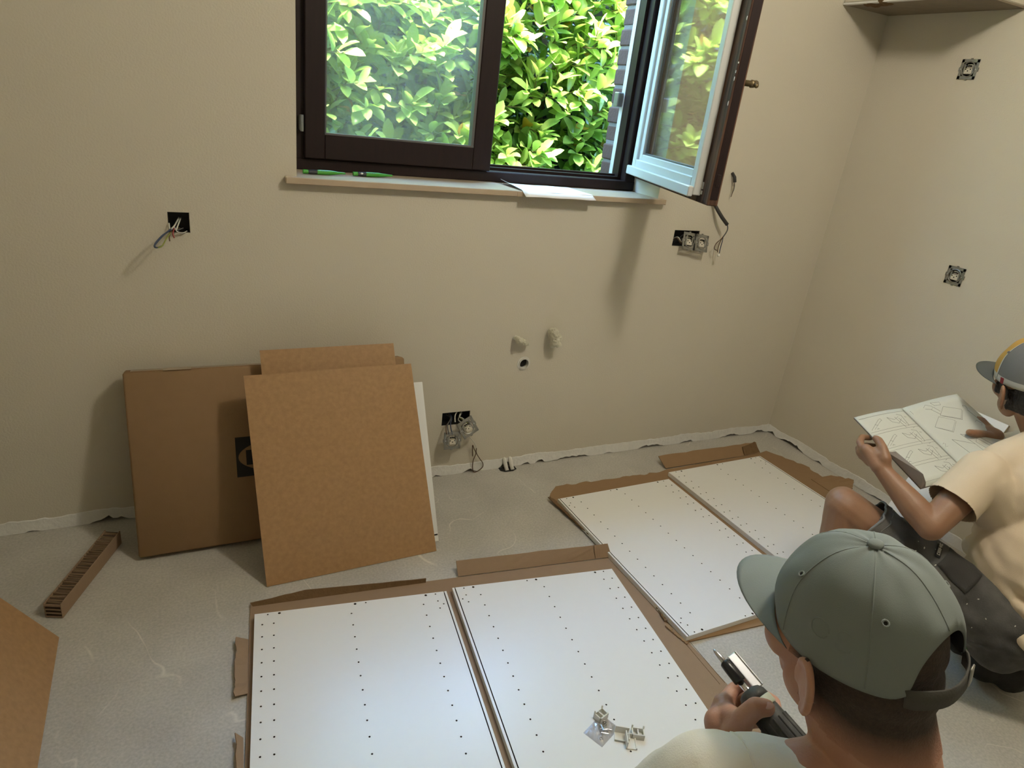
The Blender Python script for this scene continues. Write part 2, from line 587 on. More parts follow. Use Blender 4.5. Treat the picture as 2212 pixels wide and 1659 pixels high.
back_holes = [(WX0, WX1, 1.158, WZ1), (-2.811, -2.752, 0.992, 1.053), (-0.900, -0.764, 0.986, 1.053), (-1.878, -1.757, 0.234, 0.292), (-1.559, -1.519, 0.467, 0.507)]
wall_back = slab_with_holes(XL, 0.12, 0.022, CEIL, back_holes, lambda u, d, w_: V((u, 0.262 * d, w_))).obj('wall_back', M['wall'])
tag(wall_back, kind='structure')
right_holes = [(-0.464, -0.396, 1.752, 1.820), (-0.694, -0.630, 1.003, 1.067)]
wall_right = slab_with_holes(YF, 0.0, 0.022, CEIL, right_holes, lambda u, d, w_: V((0.12 * d, u, w_))).obj('wall_right', M['wall'])
tag(wall_right, kind='structure')
tag(MB().box(XL - 0.1, XL, YF, 0.30, 0, CEIL).obj('wall_left', M['wall']), kind='structure')
tag(MB().box(XL - 0.1, 0.12, YF - 0.1, YF, 0, CEIL).obj('wall_front', M['wall']), kind='structure')
tag(MB().box(XL - 0.1, 0.12, YF - 0.1, 0.40, CEIL, CEIL + 0.1).obj('ceiling', M['ceiling']), kind='structure')
tag(MB().box(XL - 0.1, 0.12, YF - 0.1, 0.30, -0.1, 0).obj('floor', M['floor']), kind='structure')
# dark cavity behind the broken foot of the plaster
MB().box(XL, 0.1, 0.03, 0.26, 0.0005, 0.022).obj('wall_foot', M['dark'], wall_back)
MB().box(0.03, 0.12, YF, 0.03, 0.0005, 0.022).obj('wall_foot', M['dark'], wall_right)

def foot_strip(name, along, u0, u1, gaps):
    """rough unpainted plaster band with a ragged lower edge; along='x' or 'y'"""
    rnd = random.Random(3)
    mb = MB()
    n = int((u1 - u0) / 0.012)
    prev = None
    top = 0.046
    rag = 0.003
    for i in range(n + 1):
        u = u0 + (u1 - u0) * i / n
        g = 0.0
        for a, b, h in gaps:
            if a < u < b:
                t = (u - a) / (b - a)
                g = max(g, 1.5 * h * min(1, 3.2 * min(t, 1 - t)) * (.75 + .6 * noise.noise(V((u * 55, 1, 0)))))
        lo = max(0.0006, g + rnd.uniform(-0.003, 0.003) * (1 if g > 0 else 0))
        hi = top + 0.010 * noise.noise(V((u * 6, 0, 0))) + 0.004 * noise.noise(V((u * 31, 0, 0))) + rnd.uniform(-.0012, .0012)
        th = 0.005 + 0.002 * noise.noise(V((u * 9, 3, 0)))
        if along == 'x':
            ring = [V((u, 0, hi)), V((u, -th * 0.35, hi - 0.003)), V((u, -th * 0.6, 0.024)), V((u, -th, lo)), V((u, 0.02, lo))]
        else:
            ring = [V((0, u, hi)), V((-th * 0.35, u, hi - 0.003)), V((-th * 0.6, u, 0.024)), V((-th, u, lo)), V((0.02, u, lo))]
        if prev:
            b = prev + ring
            mb.add(b, [(k, k + 1, k + 6, k + 5) for k in range(4)])
        prev = ring
    o = mb.obj(name, M['plaster'])
    return tag(o, kind='structure')
foot_strip('trim_1', 'x', XL, -0.003, [(-3.30, -3.26, .006), (-3.12, -3.0, .016), (-3.0, -2.8, .006), (-1.90, -1.86, .008), (-1.77, -1.70, .013), (-1.595, -1.53, .03), (-1.49, -1.44, .012), (-1.42, -1.37, .014), (-1.33, -1.12, .011), (-1.05, -1.0, .006), (-0.86, -0.70, .014), (-.60, -.50, .010), (-.34, -.20, .012), (-.12, -.02, .014)])
foot_strip('trim_2', 'y', YF, -0.003, [(-.06, -.005, .014), (-.26, -.08, .017), (-.38, -.33, .007), (-0.9, -0.6, .008)])
# bare-edged boxed beam high on the right wall
beam = empty('beam', (0, 0, 1.99), kind='structure')
MB().cbox(-0.281, -0.002, -0.565, -0.002, 1.992, 2.36, 0.004).obj('beam_casing', M['wall'], beam)
MB().box(-0.268, -0.002, -0.563, -0.002, 1.9865, 1.992).obj('underside_shade', M['undershade'], beam)  # added dark slab: the beam's underside shade put into its colour
rnd = random.Random(11)
mb = MB()
for i in range(9):
    x, y = -0.235 + rnd.uniform(-.03, .05), -0.09 - rnd.random() * 0.09
    mb.ell((x, y, 1.991), (0.018 + rnd.random() * .012, 0.014 + rnd.random() * .014, 0.006 + rnd.random() * .007), nu=7, nv=4)
MBk = mb.obj('plaster_lump', M['kraftin'], beam)
MB().box(-0.283, -0.262, -0.566, -0.002, 1.986, 1.9925).obj('edge_bead', M['plaster'], beam)

# ---------------------------------------------------------------- window
win = empty('window_1', ((WX0 + WX1) / 2, 0.21, WZ0), kind='structure')
FY = 0.18                                            # room face of the outer frame
fz0 = WZ0 + 0.0005
mb = MB()
mb.cbox(WX0, -2.368, FY, 0.26, fz0, WZ1, 0.003)
mb.cbox(-1.070, WX1, FY, 0.26, fz0, WZ1, 0.003)
mb.cbox(WX0, WX1, FY, 0.26, WZ1 - 0.05, WZ1, 0.003)
mb.cbox(WX0, WX1, FY - .004, 0.26, fz0, 1.217, 0.003)
mb.box(-2.37, -1.07, FY + .036, 0.26, 1.217, 1.228)
mb.box(-2.37, -1.07, FY + .062, 0.26, 1.228, 1.236)
mb.box(-1.084, -1.068, FY + .038, 0.26, fz0, WZ1)
mb.obj('window_frame', M['frame'], win)
mb = MB()
mb.box(-1.086, -1.03, 0.261, 0.285, fz0, WZ1)
mb.box(WX0, -2.36, 0.261, 0.285, fz0, WZ1)
mb.obj('outer_trim', M['whitepaint'], win)
# closed left sash
sx0, sx1, sz0, sz1 = -2.384, -1.704, 1.219, WZ1 - 0.03
gx0, gx1, gz0 = -2.318, -1.778, 1.299
def sash_ring(x0, x1, z0, z1, a0, a1, b0, b1, y0, y1, c=0.003, T=None, mb=None, mi=0):
    mb = mb or MB()
    mb.cbox(x0, a0, y0, y1, z0, z1, c, mi, T)
    mb.cbox(a1, x1, y0, y1, z0, z1, c, mi, T)
    mb.cbox(a0 - .001, a1 + .001, y0, y1, z0, b0, c, mi, T)
    mb.cbox(a0 - .001, a1 + .001, y0, y1, b1, z1, c, mi, T)
    return mb
S0 = FY - 0.022
sl = sash_ring(sx0, sx1, sz0, sz1, gx0, gx1, gz0, sz1 - 0.08, S0, S0 + .06).obj('window_sash', M['frame'], win)
tag(sl, 'closed dark stained sash')
mb = MB()
mb.box(gx0, gx0 + .004, S0 + .004, S0 + .024, gz0, sz1 - .08)
mb.box(gx1 - .010, gx1, S0 + .004, S0 + .034, gz0, sz1 - .08)
mb.box(gx0, gx1, S0 + .002, S0 + .024, gz0 - .001, gz0 + .005)
mb.obj('glazing_bead', M['spacer'], sl)
MB().box(gx0 - .005, gx1 + .005, S0 + .028, S0 + .032, gz0 - .005, sz1 - .075).obj('pane', M['glassdirty'], sl)
mb = MB()
mb.cbox(-2.402, -2.388, S0 - .004, S0 + .026, 1.305, 1.352, .002)
mb.tube([(-2.395, S0 - .006, 1.303), (-2.395, S0 - .006, 1.354)], .006)
mb.obj('hinge', M['metal'], win)
MB().box(sx1 - .006, sx1 + .008, S0 + .05, S0 + .078, sz0, sz1).obj('meeting_strip', M['frame'], sl)
# open right sash: swung into the room about its hinge
hin = V((-1.052, FY + .004, 1.234))
A = V((-0.275, -0.96, 0)).normalized()           # along the sash, hinge -> free edge
Nn = V((A.y, -A.x, 0))                          # outdoor face normal, towards the viewer's side
T = Matrix((A, Nn, V((0, 0, 1)))).transposed().to_4x4()
T.translation = hin
SW, SH = 0.735, 1.0
sr = sash_ring(0, SW, 0.0, SH, 0.085, SW - 0.085, 0.085, SH - 0.085, -0.062, -0.024, .003, T).obj('window_sash', M['frameworn'], win)
tag(sr, 'sash swung open into the room')
# white outdoor profile, stepped
mb = sash_ring(0.026, SW - 0.062, 0.022, SH - 0.02, 0.066, SW - 0.098, 0.078, SH - .06, -0.024, 0.004, .003, T)
mb.cbox(0.020, SW - 0.064, 0.004, 0.022, 0.016, 0.050, .003, 0, T)
sash_ring(0.064, SW - 0.096, 0.076, SH - 0.05, 0.096, SW - 0.122, 0.100, SH - .075, -0.022, -0.008, .002, T, mb)
mb.obj('white_casing', M['whitepaint'], sr)
mb = sash_ring(0.094, SW - 0.120, 0.098, SH - 0.07, 0.103, SW - 0.128, 0.106, SH - .08, -0.030, -0.018, .001, T)
mb.obj('spacer_bar', M['spacer'], sr)
MB().box(0.084, SW - 0.108, -0.034, -0.030, 0.092, SH - 0.07, T=T).obj('pane', M['glass'], sr)
mb = MB()
mb.cbox(SW - .012, SW + .004, -0.050, -0.036, 0.06, 0.10, .002, 0, T)
mb.box(SW - .003, SW + .0015, -0.056, -0.030, 0.02, 0.98, T=T)
mb.obj('locking_bar', M['frame'], sr)
rnd = random.Random(5)
mb = MB()
for z in (0.38, 0.40, 0.425, 0.433, 0.45, 0.475, 0.50, 0.53, 0.545, 0.31):
    mb.ell(T @ V((SW - .004 + rnd.uniform(-.004, .003), -0.024 + rnd.uniform(-.006, .001), z)), (.0014 + .0012 * rnd.random(), .0016, .0025 + .005 * rnd.random()), nu=7, nv=5)
for z in (0.028, 0.045, 0.055):
    mb.box(SW - .064 + rnd.random() * .004, SW - .052 - rnd.random() * .004, -0.0245, -0.0215, z, z + .012, T=T)
mb.obj('paint_chip', M['whitepaint'], sr)
HZ = 0.375
mb = MB()
mb.cbox(SW * .94 - .012, SW * .94 + .012, -0.075, -0.062, HZ - .03, HZ + .03, .003, 0, T)
mb.lathe(T @ V((SW * .94, -0.07, HZ)), -Nn, [(0, .009), (.03, .009), (.032, .012), (.044, .011), (.046, .006)], 12)
mb.cap(T @ V((SW * .94, -0.118, HZ + .002)), .010, T @ V((SW * .94 + .02, -0.112, HZ - .005)), .007)
mb.obj('handle', M['brass'], sr, True)
MB().cbox(-1.112, -1.084, 0.268, 0.30, 1.500, 1.556, .003).obj('hinge', M['metal'], win)

# stone window sill in two lengths
sill = empty('window_sill', (-1.72, 0, 1.17), kind='structure')
MB().cbox(-2.4735, -1.672, -0.030, -0.0005, 1.158, 1.1785, .002).obj('sill_stone', M['sill'], sill)
MB().cbox(-1.671, -0.995, -0.028, -0.0005, 1.157, 1.1775, .002).obj('sill_stone', M['sill'], sill)
MB().box(WX0 + .0005, -1.6715, -.0005, 0.26, 1.158, 1.1783).obj('sill_stone', M['sill'], sill)
MB().box(-1.671, WX1 - .0005, -.0005, 0.26, 1.157, 1.1773).obj('sill_stone', M['sill'], sill)
# brick reveal outside, right of the opening
BXE = -1.060
MB().box(BXE + .045, 0.12, 0.30, 0.40, 0.0, 2.6).obj('mortar', M['mortar'], wall_back)
MB().box(XL, WX0 - 0.1, 0.30, 0.40, 0.0, 2.6).obj('mortar', M['mortar'], wall_back)
MB().box(WX0 - 0.1, BXE + .045, 0.30, 0.40, 0.0, 1.10).obj('mortar', M['mortar'], wall_back)
MB().box(WX0 - 0.1, BXE + .045, 0.30, 0.40, 2.34, 2.6).obj('mortar', M['mortar'], wall_back)
MB().box(BXE + .006, BXE + .05, 0.305, 0.395, 1.1, 2.34).obj('mortar', M['mortar'], wall_back)
bk = [MB().cbox(-0.0, 0.10, -0.052, 0.052, 0, 0.063, .005).mesh('brick', [M['brick']]),
      MB().cbox(0.003, 0.11, -0.052, 0.052, 0, 0.065, .006).mesh('brick', [M['brick']])]
rnd = random.Random(9)
for i in range(16):
    o = link('brick', bk[i % 2], wall_back)
    o.location = (BXE + rnd.uniform(-.002, .002), 0.352, 1.135 + i * 0.075)
MB().cbox(WX0 - .02, BXE - .002, 0.262, 0.42, 1.122, 1.155, .004).obj('outer_sill', M['brick'], wall_back)

# ---------------------------------------------------------------- garden: soil and cherry laurel hedge
tag(MB().box(-8, 5, 0.41, 8, -0.3, -0.05).obj('ground', M['soil']), kind='structure')
hedge = empty('laurel_hedge', (-1.6, 1.1, -0.05), 'glossy green laurel hedge growing close outside the window', 'hedge')

def leaf_mesh(mi, L, W, fold, curl):
    mb = MB()
    rows = [(0.0, 0.05), (0.14, 0.42), (0.38, 0.86), (0.62, 1.0), (0.85, 0.72), (1.0, 0.06)]
    vs, fs = [], []
    for t, wd in rows:
        z = -curl * t * t * L
        hw = wd * W / 2
        vs += [V((-hw, t * L, z + fold * hw)), V((0, t * L, z)), V((hw, t * L, z + fold * hw))]
    for i in range(len(rows) - 1):
        for k in (0, 1):
            a = i * 3 + k
            fs.append((a, a + 1, a + 4, a + 3))
    mb.add(vs, fs)
    return mb, vs, fs
protos = []
lrnd = random.Random(21)
for mi, key in enumerate(('leafA', 'leafB', 'leafC', 'leafY')):
    for q in range(2):
        mb, vs, fs = leaf_mesh(mi, 0.128 - 0.012 * q, 0.054 + 0.005 * q, 0.25 + .2 * q, 0.10 + .14 * q)
        me = mb.mesh('leaf', [M[key]])
        me.polygons.foreach_set('use_smooth', [True] * len(me.polygons))
        protos.append((mi, me, vs, fs))
leaves = []
twigs = MB()
def twig(base, d, L, tone):
    d = d.normalized()
    x, y, a = frame_from(d)
    pts = []
    for i in range(5):
        t = i / 4
        pts.append(base + d * L * t + V((0, 0, -0.03 * t * t)) + V((lrnd.uniform(-.004, .004),) * 3))
    if tone < 2:
        twigs.tube(pts, [.004, .0035, .003, .0025, .0015], 4)
    n = lrnd.randint(7, 10)
    for i in range(n):
        t = 0.15 + 0.85 * i / (n - 1)
        p = base + d * L * t + V((0, 0, -0.03 * t * t))
        ang = i * 2.4 + lrnd.uniform(-.3, .3)
        outd = (x * math.cos(ang) + y * math.sin(ang))
        ld = (d * (0.35 + 0.75 * t) + outd * (1.05 - 0.45 * t) + V((0, -0.10, 0.12))).normalized()
        up = (V((0, -0.45, 1.0)) + d * 0.3 + V((lrnd.uniform(-.35, .35), lrnd.uniform(-.35, .35), 0))).normalized()
        sx = ld.cross(up)
        if sx.length < 0.05:
            continue
        sx.normalize()
        uz = sx.cross(ld)
        s = lrnd.uniform(0.72, 1.12) * (0.75 if i > n - 3 else 1.0)
        r = lrnd.random()
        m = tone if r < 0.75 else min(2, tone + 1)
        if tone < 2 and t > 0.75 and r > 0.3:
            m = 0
        if lrnd.random() < 0.012:
            m = 3
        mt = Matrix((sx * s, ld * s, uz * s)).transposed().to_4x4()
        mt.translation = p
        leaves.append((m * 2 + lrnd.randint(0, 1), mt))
for i in range(1900):
    X = lrnd.uniform(-4.6, 1.6)
    if lrnd.random() < 0.45:
        X = lrnd.uniform(-2.9, -0.3)
    z = lrnd.uniform(0.55, 2.35)
    lay = lrnd.random()
    yb = 1.06 + 0.10 * noise.noise(V((X * 1.7, 0, z * 1.9))) + lay * 0.42 + max(0, z - 2.1) * 0.5
    d = V((lrnd.uniform(-.8, .8), -0.75 + lrnd.uniform(-.35, .5), 0.45 + lrnd.uniform(-.4, .6)))
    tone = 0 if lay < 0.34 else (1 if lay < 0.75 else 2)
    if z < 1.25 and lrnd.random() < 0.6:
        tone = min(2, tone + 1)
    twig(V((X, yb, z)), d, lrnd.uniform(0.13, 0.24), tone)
# the 300 leaves nearest behind the glass are single objects, the rest one mass
cpos = V((-2.80343, -2.28962, 1.48))
scored = []
for i, (pm, mt) in enumerate(leaves):
    p = mt @ V((0, .05, 0))
    t = (0 - cpos.y) / (p.y - cpos.y)
    h = cpos + (p - cpos) * t
    if WX0 + .08 < h.x < -1.16 and 1.26 < h.z < 1.80:
        scored.append((p.y - 0.25 * mt.to_scale().x, i))
scored.sort()
pick = {i for _, i in scored[:300]}
mass = MB()
for i, (pm, mt) in enumerate(leaves):
    mi, me, vs, fs = protos[pm]
    if i in pick:
        o = link('leaf', me, hedge)
        o.matrix_parent_inverse = Matrix.Translation(-V(hedge.location))
        o.matrix_basis = mt
    else:
        mass.add([mt @ v for v in vs], fs, mi)
me = bpy.data.meshes.new('foliage')
me.from_pydata(mass.v, [], mass.f)
for k in ('leafA', 'leafB', 'leafC', 'leafY'):
    me.materials.append(M[k])
me.polygons.foreach_set('material_index', mass.m)
tag(link('foliage', me, hedge, True), kind='stuff')
tag(twigs.obj('twigs', M['twig'], hedge), kind='stuff')
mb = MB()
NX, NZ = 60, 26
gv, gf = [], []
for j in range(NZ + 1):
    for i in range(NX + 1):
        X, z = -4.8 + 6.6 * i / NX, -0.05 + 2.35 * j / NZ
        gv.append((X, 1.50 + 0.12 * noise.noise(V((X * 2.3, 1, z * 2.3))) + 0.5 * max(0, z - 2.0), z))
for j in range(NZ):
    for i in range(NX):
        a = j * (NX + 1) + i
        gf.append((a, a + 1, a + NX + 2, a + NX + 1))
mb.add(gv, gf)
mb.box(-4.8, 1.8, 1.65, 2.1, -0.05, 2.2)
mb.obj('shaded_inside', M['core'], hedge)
for X in (-3.9, -3.1, -2.35, -1.6, -0.9, -0.2, 0.6):
    MB().tube([(X, 1.42, -0.05), (X + .03, 1.38, .5), (X - .02, 1.34, 1.05), (X + .04, 1.38, 1.7)], [.03, .025, .018, .012], 7).obj('stem', M['twig'], hedge)

# ---------------------------------------------------------------- wall fittings
def local(c, x, y, z):
    T = Matrix((V(x).normalized(), V(y).normalized(), V(z).normalized())).transposed().to_4x4()
    T.translation = V(c)
    return T

def back_box(x0, x1, y0, y1, z0, z1, axis, parent, dep=0.05):
    mb = MB()
    t = 0.002
    if axis == 'y':
        a, b = 0.003, dep
        mb.box(x0 + .0005, x0 + t, a, b, z0, z1).box(x1 - t, x1 - .0005, a, b, z0, z1)
        mb.box(x0, x1, a, b, z0 + .0005, z0 + t).box(x0, x1, a, b, z1 - t, z1 - .0005).box(x0, x1, b - t, b, z0, z1)
    else:
        a, b = 0.003, dep
        mb.box(a, b, y0 + .0005, y0 + t, z0, z1).box(a, b, y1 - t, y1 - .0005, z0, z1)
        mb.box(a, b, y0, y1, z0 + .0005, z0 + t).box(a, b, y0, y1, z1 - t, z1 - .0005).box(b - t, b, y0, y1, z0, z1)
    return mb.obj('back_box', M['blackbox'], parent)

def socket_frame(T, parent):
    """metal mounting ring with a socket insert; local x right, y out of the wall, z up"""
    s = 0.0355
    mb = MB()
    mb.cbox(-s, s, -.0015, 0, s - .012, s, .0008, 0, T).cbox(-s, s, -.0015, 0, -s, -s + .012, .0008, 0, T)
    mb.cbox(-s, -s + .011, -.0015, 0, -s, s, .0008, 0, T).cbox(s - .011, s, -.0015, 0, -s, s, .0008, 0, T)
    for a in (1, -1):
        mb.box(-.004, .004, -.004, -.001, a * s - .004, a * s + .004, 0, T)
        mb.box(a * s - .003, a * s + .003, -.005, .0005, -.007, .007, 0, T)
    ring = [T @ V((.026 * math.cos(k * .3927), 0.0005, .026 * math.sin(k * .3927))) for k in range(16)]
    mb.tube(ring, .0024, 5, closed=True)
    mb.box(-.020, -.014, -.012, -.0, -.016, .016, 0, T).box(.014, .020, -.012, -.0, -.016, .016, 0, T)
    fr = mb.obj('mounting_frame', M['metal'], parent)
    mb = MB()
    mb.cbox(-.014, .014, -.016, .002, -.017, .004, .002, 0, T)
    mb.cbox(-.012, .012, -.018, -.004, .004, .018, .002, 0, T)
    ins = mb.obj('socket_insert', M['cream'], fr)
    mb = MB()
    for x, z in ((-.0095, .0), (.0095, .0), (-.007, .012), (.0, .013), (.007, .012), (0, -.006)):
        mb.lathe(T @ V((x, .0022, z)), T.to_3x3() @ V((0, -1, 0)), [(0, .0026), (.006, .0026)], 8)
    mb.obj('terminal_hole', M['dark'], ins)
    mb = MB()
    for a in (1, -1):
        mb.lathe(T @ V((a * .029, 0, 0)), T.to_3x3() @ V((0, 1, 0)), [(0, .003), (.0016, .003), (.002, .002)], 9)
    mb.obj('screw', M['steel'], fr)
    return fr

def wires(parent, specs):
    for m, r, pts in specs:
        # smooth the polyline
        P = [V(p) for p in pts]
        out = []
        for i in range(len(P) - 1):
            p0, p1, p2, p3 = P[max(i - 1, 0)], P[i], P[i + 1], P[min(i + 2, len(P) - 1)]
            for k in range(5):
                t = k / 5
                out.append(0.5 * ((2 * p1) + (p2 - p0) * t + (2 * p0 - 5 * p1 + 4 * p2 - p3) * t * t + (3 * p1 - p0 - 3 * p2 + p3) * t ** 3))
        out.append(P[-1])
        MB().tube(out, r, 6).obj('wire', M[m], parent, True)

# left: empty box with a bundle of wires
jb = empty('junction_box', (-2.78, 0, 1.02), 'open black wall box with loose looped wires, left of the window', 'junction box')
back_box(-2.811, -2.752, 0, 0, 0.992, 1.053, 'y', jb)
wires(jb, [
    ('wireblue', .0022, [(-2.79, .03, 1.0), (-2.7980, -0.0120, 1.0060), (-2.8270, -0.0500, 0.9940), (-2.8460, -0.0900, 0.9810), (-2.8510, -0.1000, 0.9710), (-2.8430, -0.0950, 0.9670), (-2.8290, -0.0700, 0.9680)]),
    ('wireblue', .0020, [(-2.785, .03, 1.0), (-2.7980, -0.0120, 1.0090), (-2.8240, -0.0500, 0.9950), (-2.8470, -0.0900, 0.9760), (-2.8490, -0.1000, 0.9710)]),
    ('wirered', .0022, [(-2.79, .03, 1.01), (-2.7960, -0.0150, 1.0060), (-2.8000, -0.0300, 0.9940), (-2.7970, -0.0350, 0.9830)]),
    ('wirebrown', .0020, [(-2.78, .03, 1.0), (-2.8010, -0.0150, 1.0010), (-2.8100, -0.0400, 0.9890), (-2.8100, -0.0450, 0.9750)]),
    ('wiregreen', .0022, [(-2.79, .03, 1.01), (-2.8040, -0.0200, 0.9990), (-2.8180, -0.0600, 0.9870), (-2.8310, -0.0900, 0.9710), (-2.8430, -0.0950, 0.9670)]),
    ('wirewhite', .0024, [(-2.78, .035, 1.03), (-2.7940, -0.0050, 1.0140), (-2.8010, -0.0200, 1.0090), (-2.8070, -0.0200, 1.0040), (-2.8090, -0.0030, 1.0200)]),
    ('wirewhite', .0022, [(-2.775, .035, 1.03), (-2.7850, -0.0040, 1.0140), (-2.7910, -0.0120, 1.0030), (-2.7960, -0.0080, 1.0110)]),
    ('wiregrey', .0022, [(-2.77, .03, 1.0), (-2.7890, -0.0140, 1.0000), (-2.7740, -0.0060, 0.9910), (-2.7630, 0.0100, 0.9940)]),
    ('wirewhite', .0016, [(-2.77, .03, 1.0), (-2.7910, -0.0160, 1.0010), (-2.7750, -0.0100, 0.9930), (-2.7610, 0.0100, 0.9950)])])

# right: double socket hanging crooked, below the sill
ds = empty('loose_double_socket', (-0.8, 0, 1.01), 'crooked double socket hanging out of its wall hole below the open sash', 'socket')
back_box(-0.900, -0.764, 0, 0, 0.986, 1.053, 'y', ds)
ca, sa = math.cos(math.radians(-7)), math.sin(math.radians(-7))
for c in ((-0.8350, -0.0280, 1.0140), (-0.7700, -0.0340, 1.0080)):
    socket_frame(local(c, (ca, 0, sa), (-sa * .2, -1, .25), (-sa, .25, ca)), ds)
wires(ds, [('wirebrown', .0022, [(-.88, .03, 1.0), (-0.8840, -0.0050, 1.0210), (-0.8670, -0.0120, 1.0030), (-0.8520, -0.0200, 0.9980)]),
           ('wirewhite', .0022, [(-.88, .03, 1.01), (-0.8810, -0.0040, 1.0250), (-0.8630, -0.0120, 1.0070), (-0.8440, -0.0200, 1.0060)]),
           ('wiregrey', .0022, [(-.85, .03, 1.01), (-0.8460, 0.0000, 1.0370), (-0.8440, -0.0200, 1.0330)])])

# low: two dangling sockets
ls = empty('dangling_double_socket', (-1.8, 0, 0.22), 'pair of dangling wall sockets on wires, low beside the white board', 'socket')
back_box(-1.878, -1.757, 0, 0, 0.234, 0.292, 'y', ls)
socket_frame(local((-1.8480, -0.0550, 0.1930), (1, 0, -.03), (0, -1, .25), (.03, .25, 1)), ls)
c2, s2 = math.cos(math.radians(28)), math.sin(math.radians(28))
socket_frame(local((-1.7830, -0.0500, 0.2430), (c2, .1, s2), (.1, -1, .35), (-s2, .35, c2)), ls)
wires(ls, [('wiregrey', .0022, [(-1.85, .03, .27), (-1.8440, -0.0100, 0.2720), (-1.8640, -0.0300, 0.2530), (-1.8630, -0.0500, 0.2210)]),
           ('wireblue', .0022, [(-1.84, .03, .28), (-1.8400, -0.0100, 0.2740), (-1.8520, -0.0300, 0.2540), (-1.8480, -0.0500, 0.2150)]),
           ('wirebrown', .0020, [(-1.84, .03, .27), (-1.8470, -0.0100, 0.2660), (-1.8690, -0.0300, 0.2490), (-1.8730, -0.0500, 0.2220)]),
           ('wirewhite', .0026, [(-1.80, .03, .28), (-1.8260, -0.0080, 0.2800), (-1.8280, -0.0200, 0.2570)]),
           ('wirewhite', .0022, [(-1.78, .03, .28), (-1.8090, -0.0120, 0.2760), (-1.8000, -0.0300, 0.2750), (-1.7900, -0.0400, 0.2580)]),
           ('wirewhite', .0022, [(-1.78, .03, .27), (-1.8110, -0.0100, 0.2640), (-1.8040, -0.0250, 0.2560), (-1.7930, -0.0400, 0.2500)]),
           ('wiregreen', .0020, [(-1.79, .03, .28), (-1.8050, -0.0140, 0.2700), (-1.7910, -0.0300, 0.2660), (-1.7800, -0.0450, 0.2550)])])
fw = empty('floor_wire_loop', (-1.72, -0.02, 0), 'thin white and brown wire ending in a loop on the floor under the dangling sockets', 'wire')
wires(fw, [('wirewhite', .0018, [(-1.7680, -0.0300, 0.1960), (-1.7540, -0.0300, 0.1770), (-1.7330, -0.0260, 0.1500), (-1.7210, -0.0200, 0.1240)]),
           ('wirebrown', .0020, [(-1.7210, -0.0200, 0.1240), (-1.7180, -0.0180, 0.1000), (-1.6990, -0.0150, 0.0690), (-1.6800, -0.0120, 0.0420), (-1.6790, -0.0120, 0.0220), (-1.6950, -0.0070, 0.0030), (-1.7170, -0.0140, 0.0030), (-1.7250, -0.0120, 0.0240), (-1.7270, -0.0140, 0.0610), (-1.7190, -0.0160, 0.0950), (-1.7310, -0.0200, 0.1210), (-1.7410, -0.0220, 0.1400), (-1.7330, -0.0160, 0.0850)])])

# flush sockets in the right wall
for (cy, cz), lab in (((-.430, 1.786), 'bare flush socket high on the right wall, under the beam'), ((-.662, 1.035), 'bare flush socket at mid height on the right wall, above the seated reader')):
    s = empty('wall_socket', (0, cy, cz), lab, 'socket', 'bare sockets in the right wall')
    back_box(0, 0, cy - .034, cy + .034, cz - .034, cz + .032, 'x', s)
    socket_frame(local((-.0035, cy, cz), (0, -1, 0), (-1, 0, 0), (0, 0, 1)), s)

# conduit and leads dropping from behind the sash
cn = empty('cable_conduit', (-.69, 0, 1.15), 'short dark conduit with bare leads, poking from the wall behind the open sash corner', 'conduit')
MB().tube([(-.715, .0, 1.20), (-0.7310, -0.0120, 1.1720), (-0.7180, -0.0300, 1.1460), (-0.7010, -0.0450, 1.1210), (-0.6730, -0.0550, 1.0940)], .0078, 10).obj('conduit_tube', M['conduit'], cn, True)
wires(cn, [('wiregrey', .0026, [(-0.6720, -0.0550, 1.0930), (-0.6650, -0.0550, 1.0770), (-0.6660, -0.0530, 1.0610), (-0.6750, -0.0500, 1.0400)]),
           ('wirebrown', .0019, [(-0.6740, -0.0500, 1.0440), (-0.6820, -0.0450, 1.0270), (-0.6960, -0.0400, 1.0090), (-0.7000, -0.0400, 0.9870), (-0.6790, -0.0400, 0.9790)]),
           ('wirebrown', .0019, [(-0.6750, -0.0500, 1.0400), (-0.6780, -0.0450, 1.0230), (-0.6790, -0.0400, 0.9960), (-0.6770, -0.0400, 0.9710)]),
           ('wireblue', .0019, [(-0.6750, -0.0500, 1.0400), (-0.6690, -0.0450, 1.0190), (-0.6660, -0.0400, 0.9900), (-0.6650, -0.0400, 0.9670)])])
MB().lathe((-0.6710, -0.0420, 0.9640), (0, -.4, -1), [(0, .005), (.008, .006), (.011, .003)], 8).obj('wire_connector', M['wplastic'], cn)
cn2 = empty('hanging_leads', (-.65, 0, 1.25), 'wisp of bare leads hanging on the wall right of the open sash', 'wire')
MB().tube([(-.66, .0, 1.30), (-.655, -.015, 1.285), (-.652, -.02, 1.265)], .007, 8).obj('conduit_tube', M['conduit'], cn2, True)
wires(cn2, [('wiregrey', .0012, [(-.652, -.02, 1.265), (-.650, -.022, 1.24), (-.653, -.02, 1.215)]),
            ('wirebrown', .0012, [(-.653, -.02, 1.265), (-.656, -.024, 1.235), (-.654, -.02, 1.205)]),
            ('wirewhite', .0010, [(-.652, -.02, 1.265), (-.647, -.024, 1.245), (-.648, -.02, 1.225)])])

